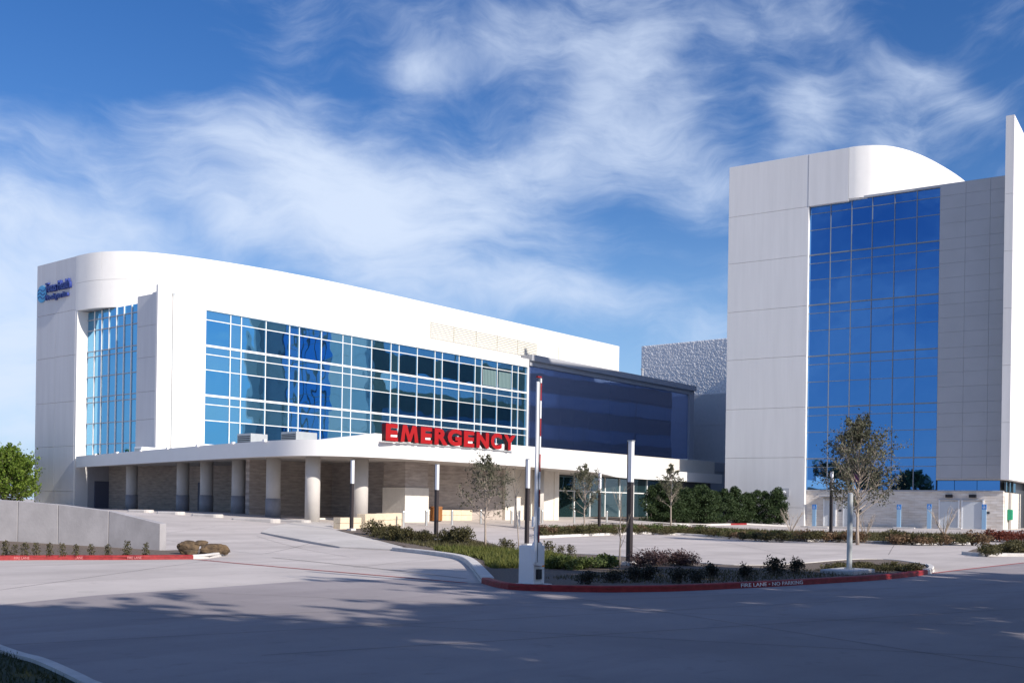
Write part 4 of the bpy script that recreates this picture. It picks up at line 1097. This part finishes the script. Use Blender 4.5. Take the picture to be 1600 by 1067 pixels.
# ------------------------------------------------------------------ boulders
def boulder(name, label, loc, r, seed):
    rr = random.Random(seed); bm = bmesh.new(); bmesh.ops.create_icosphere(bm, subdivisions=4, radius=1)
    pl = [(Vector((rr.gauss(0, 1), rr.gauss(0, 1), rr.gauss(0, .8))).normalized(), rr.uniform(.42, .8)) for _ in range(14)]
    for v in bm.verts:
        for n_, d in pl:
            k = v.co.dot(n_)
            if k > d: v.co -= n_*(k-d)*.85
        v.co += Vector((rr.gauss(0, .022), rr.gauss(0, .022), rr.gauss(0, .022)))
        v.co = Vector((v.co.x*r[0], v.co.y*r[1], v.co.z*r[2]))
    me = bpy.data.meshes.new(name); bm.to_mesh(me); bm.free(); me.materials.append(ROCK)
    o = inst(name, me, None, loc); tag(o, label, 'boulder', 'boulders at the kerb end'); return o
for lb_, lc, r_, sd_ in (('widest low boulder at the end of the left kerb', (21.5, 29.9, .2), (.60, .45, .24), 1), ('golden brown boulder nearest the retaining wall end', (20.75, 30.3, .22), (.50, .36, .30), 2), ('small dark boulder in front of the golden one', (20.35, 29.55, .15), (.34, .24, .16), 5),
                         ('flat slab of rock lying across the two larger boulders', (21.1, 30.2, .42), (.42, .30, .11), 7), ('small tilted rock at the white kerb corner', (22.1, 30.3, .16), (.30, .24, .17), 9)):
    boulder('boulder', lb_, lc, r_, sd_)

# ------------------------------------------------------------------ planting
def rot_quad(mb, c, s, rr, asp=.55, upb=0.0):
    n = Vector((rr.gauss(0, 1), rr.gauss(0, 1), rr.gauss(0, 1)+upb)).normalized()
    a = n.orthogonal().normalized(); w = rr.uniform(0, 2*pi); b = n.cross(a); a, b = a*cos(w)+b*sin(w), b*cos(w)-a*sin(w)
    c = Vector(c); i = len(mb.v)
    mb.v += [tuple(c-a*s), tuple(c-b*s*asp), tuple(c+a*s), tuple(c+b*s*asp)]
    mb.f.append((i, i+1, i+2, i+3))
def tree_parts(seed, h, cw, first, n_limb, n_leaf, leaf, leafm, bark, spread=.62, trunk_r=None, lean=0, top_narrow=.45, twigs=5):
    """tapered trunk, limbs that leave it at an angle, twigs, and leaves gathered round the twigs"""
    rr = random.Random(seed); tb = MB(); lb = MB(); br = MB(); cr_ = MB()
    r0 = trunk_r or h*.0135
    tr = []; n = 9
    for i in range(n+1):
        k = i/n; tr.append(Vector((rr.gauss(0, .012*h)*k+lean*k, rr.gauss(0, .012*h)*k, h*.93*k)))
    tr[0] = Vector((0, 0, -.15))
    tb.tube(tr, [r0*(1.25 if i == 0 else 1)*(1-.88*i/n) for i in range(n+1)], 7)
    tips = []
    def on(k):
        f = k*n; i = min(n-1, int(f)); return tr[i].lerp(tr[i+1], f-i)
    for q in range(n_limb):
        k = first+(1-first)*((q+rr.random()*.8)/n_limb)**.92*.96
        base = on(k); az = q*2.4+rr.uniform(-.5, .5)
        u = (k-first)/(1-first)
        prof = (sin(pi*min(1, .18+u*.95)))**.75*(1-u)+top_narrow*u*(1-u*.5)
        L_ = cw*.5*max(.12, prof)*rr.uniform(.75, 1.15)/cos(.5)
        el = rr.uniform(.45, .95)+u*.35
        d = Vector((cos(az)*cos(el), sin(az)*cos(el), sin(el)))
        pts = [base]; p = base.copy()
        for s in range(4):
            d = (d+Vector((rr.gauss(0, .13), rr.gauss(0, .13), rr.gauss(0.02, .1)))).normalized(); p = p+d*L_/4; pts.append(p.copy())
        rb = r0*(1-.85*k)*.5
        br.tube(pts, [rb, rb*.75, rb*.5, rb*.32, rb*.15], 4, cap=False)
        for w in range(twigs):
            f = rr.uniform(.3, 1)*4; i = min(3, int(f)); b = pts[i].lerp(pts[i+1], f-i)
            dd = (d+Vector((rr.gauss(0, .6), rr.gauss(0, .6), rr.gauss(.1, .5)))).normalized(); l2 = L_*rr.uniform(.2, .42)
            e = b+dd*l2; mid = b.lerp(e, .5)+Vector((rr.gauss(0, .03), rr.gauss(0, .03), rr.gauss(0, .03)))*l2
            br.tube([b, mid, e], [rb*.3, rb*.2, rb*.08], 3, cap=False)
            tips.append((b, mid, e, l2))
    for q in range(n_leaf):
        b, mid, e, l2 = rr.choice(tips); f = rr.random()**.7
        c = b.lerp(mid, f*2) if f < .5 else mid.lerp(e, f*2-1)
        s = .16*l2+.05*h/4
        c = c+Vector((rr.gauss(0, s), rr.gauss(0, s), rr.gauss(0, s)))*.55
        rot_quad(lb, c, leaf*rr.uniform(.6, 1.25), rr)
    return tb.mesh('trunk', bark, True), br.mesh('branches', bark), lb.leafmesh('crown', leafm)
def make_tree(name, label, loc, parts, rz=0, group=None, scale=1):
    t = thing(name, label, 'tree', loc, rz, group); t.scale = (scale,)*3
    for nm, me in zip(('trunk', 'branches', 'crown'), parts): inst(nm, me, t)
    return t
tp = PT['tree']
oak = 'young oaks in the planting beds'
make_tree('oak_tree', 'thin young oak in the left bed before the canopy', (*tp[0], gz(*tp[0])+.08), tree_parts(11, 4.0, 3.6, .25, 34, 3000, .05, L_OAK, BARK_P, twigs=6), 0.4, oak)
make_tree('oak_tree', 'thin young oak in the median right of barrier arm', (*tp[1], gz(*tp[1])+.08), tree_parts(12, 4.3, 3.4, .26, 32, 2600, .058, L_OAK, BARK_P, twigs=6), 1.2, oak)
make_tree('oak_tree', 'small narrow young oak in front of the dark hedge', (*tp[2], gz(*tp[2])+.08), tree_parts(13, 4.9, 3.0, .30, 30, 2600, .062, L_OAK, BARK_P, twigs=6), 2.2, oak)
make_tree('oak_tree', 'largest oak, before the blue tower glass behind grey pole', (*tp[3], .08), tree_parts(24, 6.75, 5.9, .20, 64, 9500, .072, L_OAK, BARK_P, twigs=10, trunk_r=.085, top_narrow=.55), 0.3, oak)
def sapling(name, label, loc, h, seed, lean=0.0, spread=.5):
    rr = random.Random(seed); t = thing(name, label, 'sapling', loc, 0, 'bare saplings'); tb = MB(); br = MB()
    tr = [Vector((lean*i/8+rr.gauss(0, .01), rr.gauss(0, .01), h*i/8)) for i in range(9)]; tr[0].z = -.1
    tb.tube(tr, [.028*(1-.8*i/8) for i in range(9)], 6)
    for q in range(12):
        k = rr.uniform(.3, .98); b = tr[int(k*8)]; az = rr.uniform(0, 6.28); d = Vector((cos(az)*.45, sin(az)*.45, 1)).normalized(); L_ = h*spread*rr.uniform(.25, .7)
        e = b+d*L_; br.tube([b, b.lerp(e, .5)+Vector((rr.gauss(0, .03), rr.gauss(0, .03), 0)), e], [.010, .007, .003], 4, cap=False)
        for w in range(3):
            f = rr.uniform(.3, .9); b2 = b.lerp(e, f); d2 = (d+Vector((rr.gauss(0, .5), rr.gauss(0, .5), .2))).normalized(); br.tube([b2, b2+d2*L_*.4], [.005, .002], 3, cap=False)
    tb.build('trunk', BARK_P, t, True); br.build('branches', BARK, t)
sp = PT['sapling']
sapling('bare_sapling', 'bare pale sapling left of the nearest lamp post', (*sp[0], .09), 2.15, 4)
sapling('bare_sapling', 'bare leaning sapling behind the barrier cabinet', (*sp[1], gz(*sp[1])+.08), 3.3, 9, -.5, .4)
def bush_mesh(seed, r, h, n, leaf, leafm, shape='dome', upb=.3, stems=5):
    """leaf masses on short stems: uneven lobes with gaps between them"""
    rr = random.Random(seed); lb = MB(); st = MB()
    lobes = []
    for q in range(9 if shape != 'column' else 24):
        if shape == 'column':
            k = (q+.5)/24; w = r*(.62+.38*sin(pi*min(1, .12+k*.82)))*(1.02-.28*k)
            a = rr.uniform(0, 6.28); lobes.append((Vector((cos(a)*w*.5, sin(a)*w*.5, h*(.05+.9*k))), w*rr.uniform(.5, .75), h*.10))
        else:
            a = rr.uniform(0, 6.28); k = rr.uniform(0, .75)
            lobes.append((Vector((cos(a)*r*k, sin(a)*r*k, h*rr.uniform(.30, .62)*(1-.3*k))), r*rr.uniform(.32, .55), h*rr.uniform(.25, .42)))
    for c, w, z in lobes[:stems*2]:
        st.tube([(c.x*.15, c.y*.15, -.08), (c.x*.6, c.y*.6, c.z*.6), (c.x, c.y, c.z)], [.018, .012, .005], 4, cap=False)
    for q in range(n):
        c, w, z = rr.choice(lobes)
        v = Vector((rr.gauss(0, 1), rr.gauss(0, 1), rr.gauss(0, 1))).normalized()*(rr.random()**.35)
        p = Vector((c.x+v.x*w, c.y+v.y*w, max(.01, c.z+v.z*z)))
        rot_quad(lb, p, leaf*rr.uniform(.6, 1.3), rr, .5, upb)
    return st.mesh('stem', BARK), lb.leafmesh('foliage', leafm)
ORD = 'first second third fourth fifth sixth seventh eighth ninth tenth eleventh twelfth thirteenth fourteenth fifteenth sixteenth seventeenth eighteenth nineteenth twentieth'.split()
def scatter(name, label, cat, group, pts, variants, smin=.8, smax=1.2, seed=1, zoff=.08, labels=None):
    rr = random.Random(seed)
    ks = sorted(range(len(pts)), key=lambda i: (RT.x*pts[i][0]+RT.y*pts[i][1])/(FW.x*pts[i][0]+FW.y*pts[i][1]))
    order = {k: j for j, k in enumerate(ks)}
    for i, (x, y) in enumerate(pts):
        st, lf = variants[i % len(variants)]
        t = thing(name, labels[i] if labels else (ORD[order[i]]+' from left, '+label if len(pts) < 15 else label), cat, (x, y, gz(x, y)+zoff), rr.uniform(0, 6.28), group)
        s = rr.uniform(smin, smax); t.scale = (s, s, s*rr.uniform(.9, 1.1))
        inst('stem', st, t); inst('foliage', lf, t)
hv = [bush_mesh(40+i, 1.15, 3.1, 6500, .075, L_HEDGE, 'column', .2) for i in range(3)]
scatter('evergreen_shrub', 'dense dark evergreen of the tower hedge', 'shrub', 'evergreen hedge by the tower', PT['hedge'][:8]+[(88.0, 45.1), (89.3, 44.9), (90.4, 44.5), (91.1, 43.7), (91.4, 42.8)], hv, .96, 1.06, 2)
dv = [bush_mesh(60+i, .36, .5, 620, .032, L_DARK) for i in range(3)]
scatter('dark_shrub', 'small dark shrub on the shaded island front', 'shrub', 'dark shrubs on the front island', PT['dark_shrub'][:5]+PT['dark_shrub'][9:], dv, .7, 1.0, 3)
scatter('tall_dark_shrub', None, 'shrub', 'upright dark shrubs on the front island', PT['dark_shrub'][5:9], [bush_mesh(64, .36, .62, 760, .033, L_DARK), bush_mesh(65, .3, .6, 700, .033, L_DARK)], .85, 1.05, 4,
        labels=['upright dark shrub beside the maroon shrubs', 'wide upright dark shrub behind the PARKING kerb lettering', 'small upright dark shrub between two wider ones', 'tallest upright dark shrub, left of grey pole'])
scatter('maroon_shrub', 'low maroon shrub right of the nearest lamp post', 'shrub', 'maroon shrubs by the lamp post', PT['maroon'], [bush_mesh(70+i, .5, .55, 900, .034, L_MAROON) for i in range(2)], .85, 1.1, 5)
scatter('bed_shrub', 'low green shrub in the left bed', 'shrub', 'low shrubs in the left bed', PT['bed_shrub'], [bush_mesh(74+i, .62, .85, 1300, .045, L_SHRUB) for i in range(3)], .75, 1.15, 6)
scatter('spreading_juniper', 'low spreading juniper behind barrier cabinet', 'shrub', 'spreading junipers on the front island', PT['juniper'][:5], [bush_mesh(78+i, .6, .45, 1100, .045, L_GREEN, upb=.1) for i in range(2)], .85, 1.15, 7)
scatter('open_shrub', 'small thin shrub behind the barrier', 'shrub', 'thin shrubs behind the barrier', PT['small_back'], [bush_mesh(81, .34, .6, 300, .04, L_SHRUB)], .7, 1.1, 8)
scatter('nose_shrub', 'low olive shrub at the rounded island end', 'shrub', 'low shrubs at the island end', PT['nose_shrub'], [bush_mesh(83+i, .5, .32, 800, .035, L_SHRUB) for i in range(2)], .8, 1.15, 9, .04)
extra = [(x+dx, y+dy) for x, y in PT['median_shrub'] for dx, dy in ((0, 0), (1.5, .9))]
scatter('median_shrub', 'low brown green shrub in the median before the canopy', 'shrub', 'low shrubs in the median', extra, [bush_mesh(86+i, .8, .6, 900, .055, m__) for i, m__ in enumerate((L_SHRUB, L_RUST, L_SHRUB, L_GREEN))], .75, 1.15, 10,
        labels=[ORD[k//2]+' from left, low shrub in the '+('front', 'back')[k % 2]+' row of the canopy median' for k in range(len(extra))])
scatter('dry_shrub', 'low dry shrub in the tower median', 'shrub', 'dry shrubs in the right median', PT['median_shrub2'], [bush_mesh(91+i, .9, .7, 900, .06, m__) for i, m__ in enumerate((L_RUST, L_SHRUB))], .8, 1.2, 11)
scatter('right_shrub', 'low dark shrub in the right bed', 'shrub', 'shrubs in the small right bed', PT['right_shrub']+[(55, 14), (57.5, 14.3), (60, 14.6)], [bush_mesh(94, .7, .5, 900, .045, L_SHRUB)], .8, 1.15, 12)
scatter('red_shrub', 'low red leaved shrub at right edge', 'shrub', 'red shrubs at the right edge', PT['red_shrub'], [bush_mesh(96, 1.0, .75, 900, .06, L_RED)], .9, 1.2, 13)
scatter('left_plant', 'small plant before the retaining wall', 'plant', 'row of small plants before the retaining wall', PT['left_plant'], [bush_mesh(98+i, .17, .46, 260, .03, L_SHRUB, 'column', .8) for i in range(2)], .8, 1.1, 14)
def bare_shrub(label, loc, h, seed):
    rr = random.Random(seed); t = thing('bare_shrub', label, 'shrub', loc, 0, 'leafless shrubs'); st = MB(); tw = MB()
    for q in range(9):
        a = rr.uniform(0, 6.28); d = Vector((cos(a)*.55, sin(a)*.55, 1)).normalized(); e = d*h*rr.uniform(.7, 1.05)
        st.tube([(0, 0, -.05), e*.5+Vector((rr.gauss(0, .05), rr.gauss(0, .05), 0)), e], [.03, .02, .008], 4, cap=False)
        for w in range(4):
            b = e*rr.uniform(.4, .9); d2 = (d+Vector((rr.gauss(0, .5), rr.gauss(0, .5), .1))).normalized(); tw.tube([b, b+d2*h*.3], [.012, .004], 3, cap=False)
    st.v and None
    b_ = len(st.v); st.v += tw.v; st.f += [tuple(i+b_ for i in f) for f in tw.f]; st.build('branches', BARK_P, t)
bs = PT['bare_shrub']
bare_shrub('leafless shrub before the white tower panel', (*bs[0], gz(*bs[0])+.05), 1.9, 1)
bare_shrub('leafless shrub behind the largest oak trunk', (*bs[1], gz(*bs[1])+.05), 1.7, 2)
bare_shrub('leafless shrub before the recessed tower doors', (*bs[2], gz(*bs[2])+.05), 2.1, 3)
# ground cover: too many blades to count
def blades(name, label, poly, n, h, seed, mt, zoff=.09, flat=.5):
    rr = random.Random(seed); mb = MB(); xs = [p[0] for p in poly]; ys = [p[1] for p in poly]
    def inside(x, y):
        c = False
        for i in range(len(poly)):
            x1, y1 = poly[i]; x2, y2 = poly[i-1]
            if (y1 > y) != (y2 > y) and x < (x2-x1)*(y-y1)/(y2-y1)+x1: c = not c
        return c
    k = 0
    while k < n:
        x, y = rr.uniform(min(xs), max(xs)), rr.uniform(min(ys), max(ys))
        if not inside(x, y): continue
        k += 1; z = gz(x, y)+zoff; a = rr.uniform(0, 6.28); hh = h*rr.uniform(.5, 1.2)*(.65+.5*sin(x*2.1+y*1.3)**2); w = .02*h/.2
        b = Vector((cos(a), sin(a), 0)); l = Vector((rr.gauss(0, flat), rr.gauss(0, flat), 1)).normalized()*hh; i = len(mb.v)
        mb.v += [(x-b.x*w, y-b.y*w, z), (x+b.x*w, y+b.y*w, z), (x+l.x, y+l.y, z+l.z)]; mb.f.append((i, i+1, i+2))
    o = inst(name, mb.leafmesh(name, mt)); tag(o, label, 'ground cover', kind='stuff')
il = PT['island_left']
gpoly = [(il[4][0]+.5, il[4][1]+.4), (il[5][0]+1.0, il[5][1]), (22.3, 17.9), (24.2, 17.6), (26.5, 20.0), (29.5, 24.5), (31, 28), (30.3, 28.6)]
gpoly = [(28.6, 26.2), (26.9, 23.3), (25.5, 21.6), (23.6, 20.0), (22.6, 18.9), (24.6, 17.6), (27.5, 19.5), (30.5, 23.0), (31.3, 26.5), (30.6, 28.6)]
blades('ground_cover', 'bright yellow green ground cover left of the barrier cabinet', gpoly, 16000, .24, 3, L_GRASS)
blades('ground_cover', 'low dry growth over the shaded front of the island', [(20.5, 15.5), (20.2, 13.6), (22.3, 12.0), (26, 11.2), (30, 10.7), (33, 11.2), (30, 12.6), (27, 14.5), (26, 16.3)], 5000, .10, 4, L_SHRUB)
blades('ground_cover', 'low green brown growth along the median', PT['median_front']+PT['median_back'], 26000, .26, 5, L_SHRUB)
blades('ground_cover', 'sparse growth in the bed before the seat walls', [(36, 38), (33, 32), (31.5, 29.5), (32.5, 26), (36, 30.5), (39, 35), (41, 40.5)], 5000, .2, 6, L_SHRUB)
blades('ground_cover', 'dark turf on the verge in the near left corner', [(6.1, 14), (5.7, 11.5), (5.2, 9.5), (4.5, 7), (2, 8), (2, 14)], 9000, .07, 7, leafmat('turf_blade', (.03, .045, .015), (.06, .07, .03)), .1)

# ------------------------------------------------------------------ trees behind the hospital and beside the road
bp_ = [tree_parts(31, 4.6, 6.0, .05, 60, 11000, .13, L_BRIGHT, BARK, twigs=10, top_narrow=.9), tree_parts(32, 4.6, 5.6, .05, 60, 11000, .13, L_BRIGHT, BARK, twigs=9, top_narrow=.9)]
make_tree('leafy_tree', 'bright green tree at the far left beyond the retaining wall', (42.3, 87.0, .5), bp_[0], .5, 'leafy trees beyond the hospital end')
make_tree('leafy_tree', 'bright green tree partly hidden by the hospital end wall', (44.2, 91.0, .5), bp_[1], 1.7, 'leafy trees beyond the hospital end')
make_tree('leafy_tree', 'bright green tree behind the leftmost leafy tree', (40.3, 90, .4), bp_[1], 3.1, 'leafy trees beyond the hospital end')
sh = [tree_parts(51+i, 12.5, 11.5, .2, 60, 7200, .40, L_SHADE, BARK, twigs=10, top_narrow=1.0) for i in range(2)]
for i, (x, y, s, rz) in enumerate(SHADE):
    make_tree('shade_tree', 'large leafy tree beside the road behind the viewer', (x, y, -.05), sh[i % 2], rz, 'shade trees along the road', s)
for i, (x, y, s, rz) in enumerate(((-30, 62, .8, 0), (-42, 75, .9, 1), (-36, 48, .75, 2), (-50, 60, 1.0, 3), (-25, 82, .7, 4), (-48, 90, .9, 5))):
    make_tree('street_tree', 'broad dark tree across the road, seen only in the glass', (x, y, 0), sh[i % 2], rz, 'trees across the road', s)
